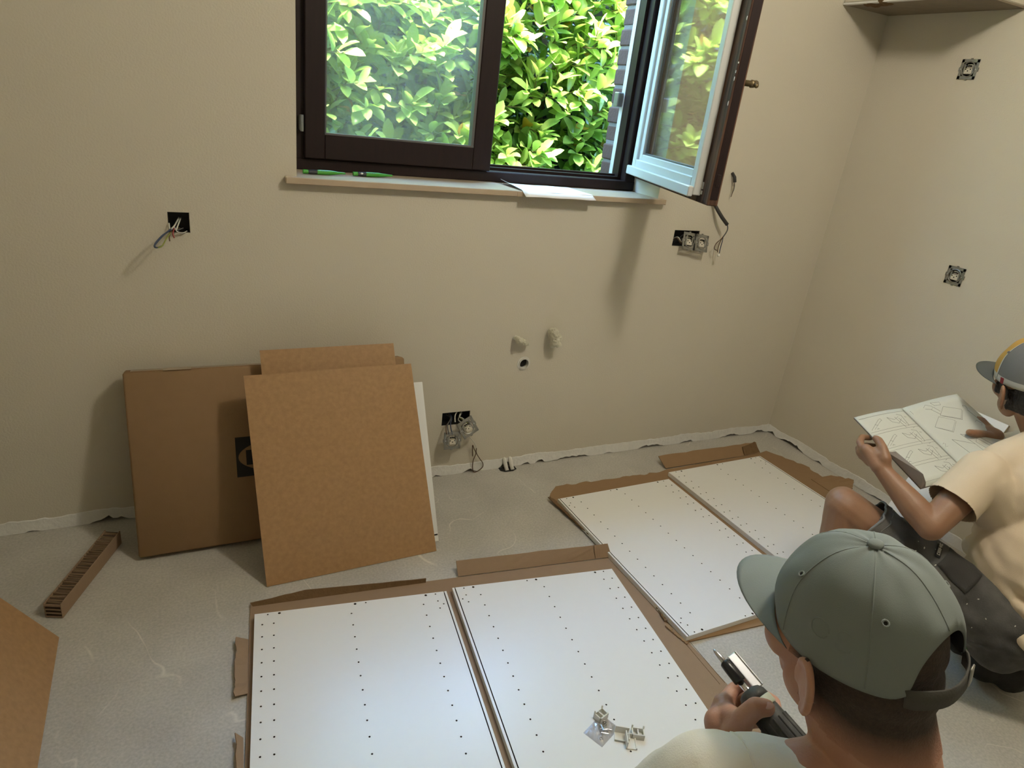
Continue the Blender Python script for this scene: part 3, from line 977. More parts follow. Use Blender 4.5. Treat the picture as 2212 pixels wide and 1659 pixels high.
# water stubs wrapped in plastic, waste pipe, floor pipes
def wrapped(name, c, label, shape, seed):
    e = empty(name, c, label, 'pipe')
    MB().lathe((c[0], .02, c[2]), (0, -1, 0), [(0, .010), (.055, .010), (.056, .008)], 14).obj('pipe', M['pipewhite'], e)
    mb = MB()
    for p, r in shape:
        mb.ell((c[0] + p[0], p[1], c[2] + p[2]), r, nu=12, nv=8)
    me = blob(mb, .004, 2)
    displace(me, lambda q: .0035 * noise.noise(q * 90 + V((seed, 0, 0))) + .0025 * noise.noise(q * 210))
    me.materials.append(M['bag'])
    link('plastic_wrap', me, e, False)
    return e
wrapped('water_pipe', (-1.592, 0, .602), 'small wall pipe stub in crumpled plastic, left above the waste hole',
        [((0, -.030, .0), (.014, .028, .014)), ((.012, -.035, -.002), (.012, .012, .012)), ((.026, -.03, -.010), (.013, .014, .013)), ((.038, -.026, -.018), (.010, .012, .010)), ((.048, -.02, -.024), (.008, .010, .006))], 1)
wrapped('water_pipe', (-1.436, 0, .612), 'larger wall pipe stub in crumpled plastic, right above the waste hole',
        [((-.002, -.035, .012), (.020, .034, .026)), ((.004, -.045, -.014), (.020, .022, .026)), ((.020, -.04, -.008), (.014, .018, .024)), ((.018, -.05, -.030), (.014, .014, .012)), ((-.004, -.04, -.034), (.010, .014, .014))], 5)
dr = empty('waste_pipe', (-1.539, 0, .487), 'round dark waste pipe opening in a pale collar on the back wall', 'pipe')
mb = MB()
prof = [(0, .0235), (.006, .0235), (.006, .0195), (-.06, .0195)]
mb.lathe((-1.539, 0.0, .487), (0, -1, 0), [(-.004, .031), (.0022, .0295), (.0024, .0235), (.007, .0232), (.0072, .0198), (-.02, .0198)], 28, ends=False)
mb.obj('collar', M['pipewhite'], dr)
MB().lathe((-1.539, 0.012, .487), (0, 1, 0), [(0, .0192), (.05, .0192)], 24).obj('pipe_bore', M['dark'], dr)
fp = empty('floor_pipes', (-1.56, -.02, 0), 'two short white pipes turning into the floor at the foot of the back wall', 'pipe')
for px in ((-1.574), (-1.547)):
    MB().tube([(px, .016, .045), (px, -.004, .040), (px + .001, -.012, .030), (px + .003, -.022, .012), (px + .004, -.034, .002)], .0088, 12).obj('pipe', M['pipewhite'], fp, True)
MB().add([(-1.60, -.004, .0015), (-1.60, -.030, .0015), (-1.585, -.042, .0015), (-1.545, -.044, .0015), (-1.522, -.032, .0015), (-1.522, -.004, .0015)], [(0, 1, 2, 3, 4, 5)]).obj('pipe_slot', M['dark'], fp)

# ---------------------------------------------------------------- sill things
def pen(x, y, yaw, label, tone):
    e = empty('construction_marker', (x, y, 1.1785), label, 'pen', 'green markers on the window sill')
    a = V((math.cos(yaw), math.sin(yaw), 0))
    o = V((x, y, 1.1868))
    MB().lathe(o, a, [(0, .0055), (.001, .0068), (.016, .0068), (.017, .006)], 12).obj('push_button', M['pengreen'], e, False)
    MB().lathe(o + a * .017, a, [(0, .0062), (.001, .0072), (.028, .0076), (.029, .0076)], 12).obj('clip_collar', M['penblack'], e)
    MB().lathe(o + a * .046, a, [(0, .0076), (.004, .0080), (.045, .0074), (.064, .0055), (.084, .0035), (.094, .003), (.096, .0022)], 14).obj('barrel', M['pengreen'], e)
    mb = MB()
    side = V((0, 0, 1)).cross(a)
    for k in range(3):
        c = o + a * (.058 + .007 * k) - side * .0030 + V((0, 0, .0068))
        mb.quadslab([c, c + a * .004, c + a * .004 - side * .0035 - V((0, 0, .002)), c - side * .0035 - V((0, 0, .002))], (0, -.5, 1), .0006)
    mb.obj('printed_mark', M['penblack'], e)
    if tone:
        MB().ell(o + a * .030 + V((0, -.0066, .003)), (.005, .002, .003), nu=10, nv=6).obj('badge', M['wplastic'], e)
pen(-2.408, .060, .12, 'green marker pen nearest the left end of the sill', 0)
pen(-2.240, .085, .10, 'green marker pen with a white badge on its black collar, further right on the sill', 1)
mb = MB()
nx, ny = 14, 6
pv, pf = [], []
for j in range(ny + 1):
    for i in range(nx + 1):
        s, t = i / nx, j / ny
        x = -1.660 + 0.300 * s + 0.012 * t
        y = 0.150 - 0.205 * t
        z = 1.1790 + 0.016 * max(0, 1 - s * 5) ** 2 * (1 - t) - 0.016 * max(0, t - .86) / .14 * max(0, t - .86) / .14 + .0012 * math.sin(s * 7) ** 2
        pv.append((x, y, z))
for j in range(ny):
    for i in range(nx):
        a = j * (nx + 1) + i
        pf.append((a, a + 1, a + nx + 2, a + nx + 1))
po = tag(mb.add(pv, pf).obj('paper_sheet', M['paper'], None, True), 'white sheet of paper with a curled corner lying on the sill below the open window', 'paper')
solid(po, .0007)

# ---------------------------------------------------------------- leaning boards
bx = empty('flat_pack_box', (-2.53, -.2, 0), 'large closed cardboard box leaning on the back wall behind the hardboard sheets', 'box')
B0 = V((-2.9680, -0.2670, 0.0180))
up = (V((-2.9540, -0.1000, 0.5840)) - B0)
HB = up.length
bup = V((0, up.y, up.z)).normalized()
bn = V((1, 0, 0)).cross(bup)          # points into the room
if bn.y > 0:
    bn = -bn
TB = local(B0, (1, 0, 0), -bn, bup)   # x along, y into the wall, z up the face
BW = 0.885
smooth_by_angle(MB().cbox(0, BW, 0, 0.074, 0, HB, .006, 0, TB).obj('carton', M['kraft'], bx), 60)
mb = MB()
mb.box(0.11, 0.19, -.0006, .0746, HB - .0005, HB + .0008, 0, TB)
mb.box(0.02, BW - .02, .020, .056, HB, HB + .0006, 0, TB)
mb.obj('tape', M['tape'], bx)
eu, ev, ew, eh = -2.665 - B0.x, 0.223, .285, .134
mb = MB()
mb.box(eu, eu + ew, -.0006, .001, ev, ev + eh, 0, TB)
em = mb.obj('printed_emblem', M['print'], bx)
cu, cv = eu + .007 + .135, ev + eh * .49
n = 40
ring = [TB @ V((cu + .135 * math.cos(2 * math.pi * k / n), -.0009, cv + .054 * math.sin(2 * math.pi * k / n))) for k in range(n)]
MB().quadslab(ring, bn, .0006).obj('emblem_oval', M['kraft'], em)
MB().box(eu + .031, eu + .066, -.0014, -.0008, cv - .027, cv + .023, 0, TB).obj('emblem_letter', M['print'], em)

def board(name, pts, t, m, label, cat):
    n = (V(pts[1]) - V(pts[0])).cross(V(pts[3]) - V(pts[0]))
    if n.y > 0:
        n = -n
    return tag(MB().quadslab(pts, n, t).obj(name, m), label, cat)
board('hardboard_sheet', [(-2.565, -.420, .002), (-2.105, -.420, .002), (-2.1350, -0.1280, 0.6510), (-2.5760, -0.1280, 0.6470)], .003, M['hardboard'],
      'taller brown hardboard sheet sticking up behind the front hardboard sheet', 'board')
board('hardboard_sheet', [(-2.6150, -0.4970, 0.0020), (-2.0500, -0.4770, 0.0020), (-2.0970, -0.2180, 0.6080), (-2.6350, -0.2180, 0.6000)], .003, M['hardboard'],
      'brown hardboard sheet in front of the leaning stack, its foot on the floor', 'board')
wp = empty('leaning_white_board', (-2.2, -.43, 0), 'narrow white board edge showing right of the hardboard sheets', 'board')
wr0, wr1 = V((-2.0280, -0.4360, 0.0120)), V((-2.0470, -0.2050, 0.5300))
wl = V((-.37, -.004, 0))
wn = (wr1 - wr0).cross(wl)
if wn.y > 0:
    wn = -wn
gr = (wr1 - wr0) * 0.045
mb = MB()
mb.quadslab([wr0 + wl + gr, wr0 + gr, wr1, wr1 + wl], wn, .016)
mb.quadslab([wr0 + wl, wr0, wr0 + gr * .75, wr0 + wl + gr * .75], wn, .016)
wm = mb.obj('panel', M['white'], wp)
MB().quadslab([wr0 + wl + gr * .7 - wn.normalized() * .006, wr0 + gr * .7 - wn.normalized() * .006, wr0 + gr * 1.05 - wn.normalized() * .006, wr0 + wl + gr * 1.05 - wn.normalized() * .006], wn, .006).obj('groove', M['dark'], wm)
# board leaning at the left edge of view
board('hardboard_sheet', [(-3.155, -1.52, .002), (-3.157, -.544, .002), (-3.72, -.544, .86), (-3.72, -1.52, .86)], .004, M['hardboard'],
      'brown hardboard sheet leaning away at the far left, in front of the corrugated strip', 'board')

# corrugated edge strip
cs = empty('corrugated_edge_strip', (-3.1, -.3, 0), 'bar of stacked corrugated cardboard lying on the floor left of the leaning box', 'packaging')
c0, c1 = V((-3.1745, -.456, 0)), V((-3.043, -.135, 0))
ca_ = (c1 - c0)
CL = ca_.length
TC = local(c0, ca_.cross(V((0, 0, 1))), ca_, (0, 0, 1))
MB().cbox(.021, .0235, 0, CL, .001, .050, .0006, 0, TC).obj('side_liner', M['kraftpink'], cs)
MB().cbox(-.0235, -.021, 0, CL, .001, .050, .0006, 0, TC).obj('side_liner', M['kraftpink'], cs)
MB().box(-.021, .021, .004, CL, .001, .043, 0, TC).obj('core', M['corecard'], cs)
mb = MB()
rnd = random.Random(4)
y = .002
while y < CL - .004:
    h = .048 + rnd.uniform(-.004, .0035)
    tl = rnd.uniform(-.003, .003)
    mb.add([TC @ V(p) for p in ((-.021, y, .04), (.021, y + tl, .04), (.021, y + .0016 + tl, .04), (-.021, y + .0016, .04),
                                (-.021, y, h), (.021, y + tl, h), (.021, y + .0016 + tl, h), (-.021, y + .0016, h))],
           [(4, 5, 6, 7), (0, 1, 5, 4), (2, 3, 7, 6), (1, 2, 6, 5), (3, 0, 4, 7)])
    y += rnd.choice((.0045, .006, .008, .010, .013))
tag(mb.obj('flute', M['kraftpink'], cs), kind='stuff')
for k in range(4):
    MB().box(-.0208, .0208, -.0008, .006, .003 + .0125 * k, .0062 + .0125 * k, 0, TC).obj('layer', M['kraftpink'], cs)

# ---------------------------------------------------------------- white cabinet sides on opened cartons
PW, PL, PT = 0.570, 0.800, 0.018
HOLES = []
for (s, t, r) in [(.036, .008, .0026), (.068, .008, .0042), (.285, .008, .0042), (.317, .008, .0026), (.502, .008, .0042), (.533, .008, .0026), (.534, .040, .0026), (.549, .056, .0026), (.534, .072, .0026)]:
    HOLES += [(s, t, r), (s, PL - t, r)]
for k in range(15):
    t = .047 + .0479 * k
    HOLES += [(.0215, t, .0027), (.0525, t, .0027), (.2705, t, .0027), (.4875, t, .0027)]

def panel_mesh(flip):
    bm = bmesh.new()
    fx = (lambda s: PW - s) if flip else (lambda s: s)
    G0, G1 = .5600, .5632
    def loop(pts, z):
        return [bm.verts.new((p[0], p[1], z)) for p in pts]
    def edges(vs):
        return [bm.edges.new((vs[i], vs[(i + 1) % len(vs)])) for i in range(len(vs))]
    outer = loop([(fx(0), 0), (fx(G0), 0), (fx(G0), -PL), (fx(0), -PL)], PT)
    es = edges(outer)
    hl = []
    for s, t, r in HOLES:
        hv = loop([(fx(s) + r * math.cos(k * math.pi / 4), -t + r * math.sin(k * math.pi / 4)) for k in range(8)], PT)
        es += edges(hv)
        hl.append(hv)
    bmesh.ops.triangle_fill(bm, use_beauty=True, edges=es, normal=(0, 0, 1))
    # a filled hole is removed again
    for hv in hl:
        hs = set(hv)
        for f in [f for f in bm.faces if all(v in hs for v in f.verts)]:
            bm.faces.remove(f)
    wells = []
    for hv in hl:
        low = [bm.verts.new((v.co.x, v.co.y, PT - .006)) for v in hv]
        for i in range(8):
            j = (i + 1) % 8
            wells.append(bm.faces.new((hv[i], low[i], low[j], hv[j])))
        wells.append(bm.faces.new(low))
    def rect(a, b, z, mi, c=0, d=-PL):
        vs = [bm.verts.new(p) for p in ((fx(a), c, z), (fx(b), c, z), (fx(b), d, z), (fx(a), d, z))]
        f = bm.faces.new(vs)
        f.material_index = mi
        return f
    rect(G1, PW, PT, 0)
    rect(G0, G1, PT - .008, 1)
    for s in (G0, G1):
        f = bm.faces.new([bm.verts.new(p) for p in ((fx(s), 0, PT), (fx(s), -PL, PT), (fx(s), -PL, PT - .008), (fx(s), 0, PT - .008))])
        f.material_index = 1
    rect(0, PW, 0, 0)
    for (a, b) in (((0, 0), (PW, 0)), ((PW, 0), (PW, -PL)), ((PW, -PL), (0, -PL)), ((0, -PL), (0, 0))):
        bm.faces.new([bm.verts.new(p) for p in ((fx(a[0]), a[1], 0), (fx(b[0]), b[1], 0), (fx(b[0]), b[1], PT), (fx(a[0]), a[1], PT))])
    for f in wells:
        f.material_index = 1
    bmesh.ops.remove_doubles(bm, verts=bm.verts, dist=1e-6)
    bmesh.ops.recalc_face_normals(bm, faces=bm.faces)
    # orient: top faces up
    for f in bm.faces:
        if f.calc_center_median().z > PT - 1e-4 and f.normal.z < 0:
            f.normal_flip()
    me = bpy.data.meshes.new('cabinet_panel')
    bm.to_mesh(me)
    bm.free()
    me.materials.append(M['white'])
    me.materials.append(M['chip'])
    return me
pmA, pmB = panel_mesh(False), panel_mesh(True)
# origin = far left corner of the panel, x along the far edge, -y towards the viewer
for me, c, dx, lab in (
        (pmA, (-2.665, -.633), (.992, -.129), 'white drilled cabinet panel nearest left, on the front carton beside the second panel'),
        (pmB, (-2.077, -.698), (.992, -.129), 'white drilled cabinet panel with plastic brackets and screw bag lying on it'),
        (pmB, (-1.481, -.325), (.9996, .02), 'white drilled cabinet panel in the back pair, left one nearer the window'),
        (pmA, (-.874, -.264), (.9996, .025), 'white drilled cabinet panel in the back pair, right one beside the reader\'s knee')):
    o = link('cabinet_panel', me)
    o.matrix_basis = local((c[0], c[1], .0062), (dx[0], dx[1], 0), (-dx[1], dx[0], 0), (0, 0, 1))
    tag(o, lab, 'panel', 'white cabinet panels on opened cartons')

def ragged(pts, amp, seed, step=.018):
    """subdivide an open polyline and tear it"""
    rnd = random.Random(seed)
    out = []
    for i in range(len(pts) - 1):
        a, b = V(pts[i]), V(pts[i + 1])
        n = max(1, int((b - a).length / step))
        d = (b - a).normalized()
        nr = V((-d.y, d.x, 0))
        for k in range(n):
            p = a.lerp(b, k / n)
            if k:
                p = p + nr * amp * (noise.noise(p * 23 + V((seed, 0, 0))) * 1.3 + rnd.uniform(-.5, .5))
            out.append(p)
    out.append(V(pts[-1]))
    return out

def sheet(outline, z0, z1, m, name, parent):
    """flat card of any outline, triangulated"""
    bm = bmesh.new()
    vs = [bm.verts.new((p[0], p[1], z1)) for p in outline]
    f = bm.faces.new(vs)
    if f.normal.z < 0:
        f.normal_flip()
    r = bmesh.ops.extrude_face_region(bm, geom=[f])
    for v in [g for g in r['geom'] if isinstance(g, bmesh.types.BMVert)]:
        v.co.z = z0
    bmesh.ops.recalc_face_normals(bm, faces=bm.faces)
    bmesh.ops.triangulate(bm, faces=[f for f in bm.faces if len(f.verts) > 4])
    me = bpy.data.meshes.new(name)
    bm.to_mesh(me)
    bm.free()
    me.materials.append(m)
    return link(name, me, parent)

def flap(base, top, m, name, parent, seed, amp=.003, t=.003, lift=.5):
    """folded-up card strip between two polylines"""
    k = 16
    rnd = random.Random(seed)
    def at(pl, s):
        s *= len(pl) - 1
        i = min(int(s), len(pl) - 2)
        return V(pl[i]).lerp(V(pl[i + 1]), s - i)
    vs, fs = [], []
    for i in range(k + 1):
        b, tp = at(base, i / k), at(top, i / k)
        tp = tp + V((0, 0, 1)) * amp * noise.noise(V((i * .9, seed, 0))) + (tp - b).normalized() * rnd.uniform(-amp, amp) * .6
        mid = b.lerp(tp, .5) + V((0, -.002, .002)) * noise.noise(V((i * .7, seed, 4)))
        vs += [b, mid, tp]
    for i in range(k):
        for q in (0, 1):
            a = i * 3 + q
            fs.append((a, a + 1, a + 4, a + 3))
    o = MB().add(vs, fs).obj(name, m, parent)
    return solid(o, t, 0)

c1 = empty('opened_carton', (-2.1, -1.1, 0), 'opened flat cardboard carton lying under the two front white panels', 'cardboard')
out = [V(p) for p in ((-2.6700, -0.5650, 0.0040), (-2.0370, -0.6330, 0.0040), (-1.4620, -0.6960, 0.0040), (-1.4560, -1.3050, 0.0040))] + [V((-1.43, -1.62, 0)), V((-2.80, -1.60, 0))]
sheet([(p.x, p.y) for p in out], .0008, .0052, M['kraftpink'], 'base_sheet', c1)
flap([(-2.6640, -0.5760, 0.0050), (-2.1400, -0.6260, 0.0050)], [(-2.6710, -0.5720, 0.0160), (-2.5120, -0.5780, 0.0300), (-2.1400, -0.6260, 0.0200)], M['kraftin'], 'end_flap', c1, 2, .0015)  # darker card than the other flaps: shade of its turned-away face, coloured in
flap([(-2.0280, -0.6300, 0.0050), (-1.4600, -0.6930, 0.0050)], [(-2.0250, -0.5940, 0.0400), (-1.7530, -0.6270, 0.0430), (-1.5190, -0.6600, 0.0450), (-1.4650, -0.6640, 0.0440)], M['kraftpink'], 'end_flap', c1, 6, .0022)
flap([(-1.5240, -0.6870, 0.0070), (-1.4600, -0.6960, 0.0070)], [(-1.5240, -0.6650, 0.0490), (-1.4690, -0.6690, 0.0490)], M['kraftpink'], 'tab', c1, 8, .001)
flap([(-2.690, -.71, .006), (-2.712, -.90, .006)], [(-2.722, -.70, .016), (-2.744, -.905, .014)], M['kraftpink'], 'side_flap', c1, 12, .005)
flap([(-2.735, -1.03, .006), (-2.775, -1.50, .006)], [(-2.750, -1.02, .016), (-2.792, -1.50, .014)], M['kraftpink'], 'side_flap', c1, 15, .004)
mb = MB()
a, b = V((-1.4590, -0.7670, 0.0060)), V((-1.4780, -1.2960, 0.0060))
d = (b - a).normalized()
nn = V((-d.y, d.x, 0))
for off in (0.0, .018):
    mb.quadslab([a + nn * off, b + nn * off, b + nn * (off + .0012), a + nn * (off + .0012)], (0, 0, 1), .0008)
mb.obj('crease', M['kraftin'], c1)

c2 = empty('opened_carton', (-.85, -.65, 0), 'opened torn cardboard carton lying under the two back white panels', 'cardboard')
left = ragged([(-1.4620, -1.1280, 0.0040), (-1.4710, -1.0370, 0.0040), (-1.4440, -0.9200, 0.0040), (-1.4420, -0.6020, 0.0040), (-1.4640, -0.4140, 0.0040), (-1.4870, -0.2710, 0.0040)], .008, 3)
far = ragged([(-1.4870, -0.2710, 0.0040), (-1.4250, -0.2100, 0.0040), (-1.1960, -0.2150, 0.0040), (-0.8890, -0.2250, 0.0040)], .007, 5)
farr = [V((-0.8400, -0.2120, 0.0040)), V((-0.2600, -0.2000, 0.0040))]
rgt = ragged([(-0.1940, -0.1870, 0.0040), (-0.1040, -0.3600, 0.0040), (-0.1120, -0.5330, 0.0040), (-.17, -.70, .004), (-.165, -1.10, .004)], .010, 9)
near = [V((-.9, -1.165, 0))]
out = [(p[0], p[1]) for p in left + far + farr + rgt + near]
cl = [out[0]]
for p in out[1:]:
    if math.hypot(p[0] - cl[-1][0], p[1] - cl[-1][1]) > .002:
        cl.append(p)
sheet(cl, .0008, .0052, M['kraft'], 'base_sheet', c2)
flap([(-0.8400, -0.2050, 0.0050), (-0.4970, -0.2010, 0.0050), (-0.2530, -0.1990, 0.0050)], [(-0.8460, -0.1440, 0.0380), (-0.5220, -0.1500, 0.0420), (-0.2500, -0.1560, 0.0450)], M['kraft'], 'end_flap', c2, 21, .004)
flap([(-0.3530, -0.2000, 0.0060), (-0.2460, -0.1970, 0.0060)], [(-0.3540, -0.1770, 0.0400), (-0.2640, -0.1610, 0.0520)], M['kraftin'], 'tab', c2, 23, .003)
flap([(-1.4820, -0.2960, 0.0060), (-1.4560, -0.4720, 0.0060), (-1.4440, -0.5990, 0.0060)], [(-1.5070, -0.2920, 0.0160), (-1.4840, -0.4860, 0.0120), (-1.4710, -0.5930, 0.0160)], M['kraftin'], 'torn_edge', c2, 27, .005)
flap([(-1.4420, -0.9370, 0.0060), (-1.4480, -1.0310, 0.0060)], [(-1.4590, -0.9320, 0.0140), (-1.4800, -1.0360, 0.0120)], M['kraftin'], 'torn_edge', c2, 29, .006)
flap([(-1.4740, -1.0440, 0.0060), (-1.4610, -1.1320, 0.0060)], [(-1.4910, -1.0520, 0.0100), (-1.4720, -1.1390, 0.0080)], M['kraft'], 'torn_edge', c2, 31, .003)
flap([(-.19, -.47, .006), (-.19, -.62, .006)], [(-.10, -.50, .030), (-.045, -.58, .045), (-.10, -.62, .030)], M['kraft'], 'torn_edge', c2, 37, .008)

# narrow white board leaning on the right wall behind the reader
nb = empty('narrow_white_board', (-.2, -.97, 0), 'narrow white board leaning on the right wall behind the reader\'s manual', 'board')
q = [V((-.32, -.88, .003)), V((-.32, -1.066, .003)), V((-.022, -1.066, .568)), V((-.022, -.88, .568))]
nrm = (q[1] - q[0]).cross(q[3] - q[0])
if nrm.x > 0:
    nrm = -nrm
MB().quadslab(q, nrm, .004).obj('face_sheet', M['white'], nb)
MB().quadslab([p - nrm.normalized() * .004 for p in q], nrm, .012).obj('board_core', M['chipedge'], nb)

# ---------------------------------------------------------------- small hardware on the second panel
ZP = .0062 + PT
def hook(name, c, yaw, label, kind):
    e = empty(name, (c[0], c[1], ZP), label, 'bracket', 'white plastic brackets on the panel')
    T = Matrix.Translation((c[0], c[1], ZP)) @ Matrix.Rotation(yaw, 4, 'Z')
    if kind == 0:      # open two-cell block with two pegs
        mb = MB()
        mb.box(-.016, .016, -.012, .012, 0, .003, 0, T)
        mb.box(-.016, -.013, -.012, .012, 0, .017, 0, T).box(.013, .016, -.012, .012, 0, .017, 0, T)
        mb.box(-.016, .016, -.012, -.009, 0, .017, 0, T).box(-.016, .016, .009, .012, 0, .017, 0, T)
        mb.box(-.0015, .0015, -.012, .012, 0, .015, 0, T)
        mb.obj('block', M['wplastic'], e)
        for s in (-1, 1):
            MB().lathe(T @ V((s * .0145, .0105, .016)), (0, 0, 1), [(0, .0022), (.009, .0022), (.010, .0015)], 8).obj('peg', M['wplastic'], e)
    else:              # angle cover: base and upright
        mb = MB()
        mb.box(-.018, .018, -.016, .012, 0, .003, 0, T)
        mb.box(-.018, .018, .009, .012, 0, .024, 0, T)
        mb.box(-.018, .018, -.016, -.013, 0, .006, 0, T)
        mb.box(.016, .018, -.016, .012, 0, .015, 0, T)
        mb.obj('angle', M['wplastic'], e)
hook('plastic_bracket', (-1.8860, -1.2890, 0.0240), .30, 'white two-cell plastic bracket behind the screw bag', 0)
hook('plastic_bracket', (-1.8660, -1.3570, 0.0240), -.55, 'white angled plastic bracket right of the screw bag', 1)
hook('plastic_bracket', (-1.8560, -1.3810, 0.0240), 1.1, 'white angled plastic bracket nearest the viewer in the cluster', 1)
hook('plastic_bracket', (-1.8250, -1.3690, 0.0240), -.50, 'white two-cell plastic bracket at the right end of the cluster', 0)
sb = empty('screw_bag', (-1.9080, -1.3240, 0.0240), 'small clear plastic bag of screws lying on the white panel', 'bag')
bc = V((-1.9040, -1.3230, 0.0240))
mb = MB()
bv, bf = [], []
nx, ny = 12, 9
for side in (0, 1):
    for j in range(ny + 1):
        for i in range(nx + 1):
            s, t = i / nx - .5, j / ny - .5
            p = Matrix.Rotation(.42, 3, 'Z') @ V((s * .082, t * .058, 0))
            edge = max(0, 1 - (2 * s) ** 4) * max(0, 1 - (2 * t) ** 4)
            h = .0006 + edge * (.010 + .006 * noise.noise(V((s * 9, t * 9, 2)))) * (1 if side else .05)
            bv.append(bc + p + V((0, 0, h)))
for side in (0, 1):
    o = side * (nx + 1) * (ny + 1)
    for j in range(ny):
        for i in range(nx):
            a = o + j * (nx + 1) + i
            bf.append((a, a + 1, a + nx + 2, a + nx + 1))
mb.add(bv, bf).obj('film', M['film'], sb, False)
rnd = random.Random(2)
for k in range(9):
    a = rnd.uniform(-.9, .9) + (1.2 if k % 2 else -.4)
    p = bc + V((rnd.uniform(-.014, .012), rnd.uniform(-.010, .010), .003 + .0012 * (k % 4)))
    d = V((math.cos(a), math.sin(a), 0))
    MB().lathe(p, d, [(0, .0034), (.0015, .0034), (.0035, .0017), (.018, .0015), (.021, .0004)], 8).obj('screw', M['steel'], sb)
for dx, dy in ((-.022, -.014), (.026, .008), (.022, .004)):
    mb = MB()
    c = bc + Matrix.Rotation(.42, 3, 'Z') @ V((dx, dy, .002))
    mb.tube([c + V((.004 * math.cos(k * .7854), .004 * math.sin(k * .7854), 0)) for k in range(8)], .0013, 5, closed=True)
    mb.obj('washer', M['metal'], sb)
mb = MB()
sc0 = V((-3.03, -1.03, 0))
sv, sf = [], []
for j in range(5):
    for i in range(7):
        sv.append(sc0 + V((i * .009, -j * .009 + .004 * math.sin(i), .004 + .012 * abs(noise.noise(V((i * .8, j * .8, 1)))))))
for j in range(4):
    for i in range(6):
        a = j * 7 + i
        sf.append((a, a + 1, a + 8, a + 7))
solid(tag(mb.add(sv, sf).obj('paper_scrap', M['page']), 'crumpled pale paper scrap on the floor at the bottom left', 'scrap'), .001)

# ---------------------------------------------------------------- people
UP = V((0, 0, 1))
def rot3(x, y, z):
    return Matrix((x, y, z)).transposed()

def head_shapes(mb, H, F, L, U, ear=1.0):
    R = rot3(L, F, U)
    def p(l, f, u):
        return H + L * l + F * f + U * u
    mb.ell(p(0, -.014, .030), (.074, .091, .086), R)
    mb.ell(p(0, -.050, -.020), (.062, .058, .062), R)
    mb.ell(p(0, .030, -.030), (.061, .060, .082), R)
    mb.ell(p(0, .040, -.082), (.046, .045, .034), R)
    mb.ell(p(0, .072, -.106), (.020, .018, .016), R)
    mb.ell(p(0, -.030, -.030), (.066, .066, .070), R)
    for s in (1, -1):
        mb.ell(p(.048 * s, .052, -.030), (.020, .026, .030), R)           # cheek
        mb.cap(p(.038 * s, .074, -.004), .009, p(.012 * s, .081, -.003), .010)   # brow
        mb.ell(p(.054 * s, .0, -.070), (.014, .040, .030), R)             # jaw angle
        # ear: thin shell with a rolled rim and a lobe
        e = p(.076 * s, -.008, -.028)
        ax = (L * s * .40 - F * .92).normalized()
        nr = U.cross(ax).normalized()
        Re = rot3(ax, nr, U)
        c = e + ax * .014
        mb.ell(c, (.015 * ear, .0055, .029 * ear), Re, 14, 8)
        pts = []
        for k in range(9):
            t = math.radians(-60 + 250 * k / 8)
            pts.append(c + ax * (.016 * ear * math.cos(t)) + U * (.031 * ear * math.sin(t)) + nr * (-.003 * s if False else 0) + L * s * .004)
        for k in range(8):
            mb.cap(pts[k], .0052, pts[k + 1], .0052, 8)
        mb.ell(c - U * .030 * ear, (.010, .006, .011), Re, 10, 6)
        mb.cap(e + ax * .010 + L * s * .003 - U * .016, .0045, e + ax * .020 + L * s * .003 - U * .006, .0045, 8)
    mb.cap(p(0, .092, .006), .0085, p(0, .110, -.028), .0115)              # nose
    for s in (1, -1):
        mb.ell(p(.011 * s, .100, -.032), (.008, .010, .007), R)
    mb.ell(p(0, .090, -.060), (.022, .010, .0065), R)
    mb.ell(p(0, .088, -.070), (.019, .010, .0065), R)

def eyes(H, F, L, U, parent):
    for s in (1, -1):
        MB().ell(H + L * .030 * s + F * .080 - U * .001, (.012, .012, .009), rot3(L, F, U), 12, 8).obj('eye', M['eye'], parent, True)

def fist(mb, c, g, side, r, handed=1):
    """four fingers and a thumb closed round a bar; g bar axis (thumb end), side = direction of the palm"""
    g = V(g).normalized()
    s = (V(side) - g * V(side).dot(g)).normalized()
    t = g.cross(s) * handed
    c = V(c)
    def q(ang, rad, off):
        a = math.radians(ang)
        return c + g * off + (s * math.cos(a) + t * math.sin(a)) * rad
    for k, off in enumerate((.033, .011, -.011, -.031)):
        R = r + .010
        pts = [q(-10, R + .010, off), q(50, R + .004, off), q(105, R, off), q(165, R - .002, off), q(215 - 6 * k, R - .002, off)]
        mb.chain(pts, [.0115, .0105, .0095, .009, .008])
    mb.chain([q(-30, r + .018, -.02), q(-20, r + .017, .035)], [.017, .014])
    mb.chain([q(-5, r + .014, -.032), q(0, r + .016, .035)], [.014, .013])
    mb.chain([q(-40, r + .016, .0), q(-85, r + .012, .032), q(-130, r + .010, .040), q(-175, r + .009, .036)], [.016, .0135, .012, .010])

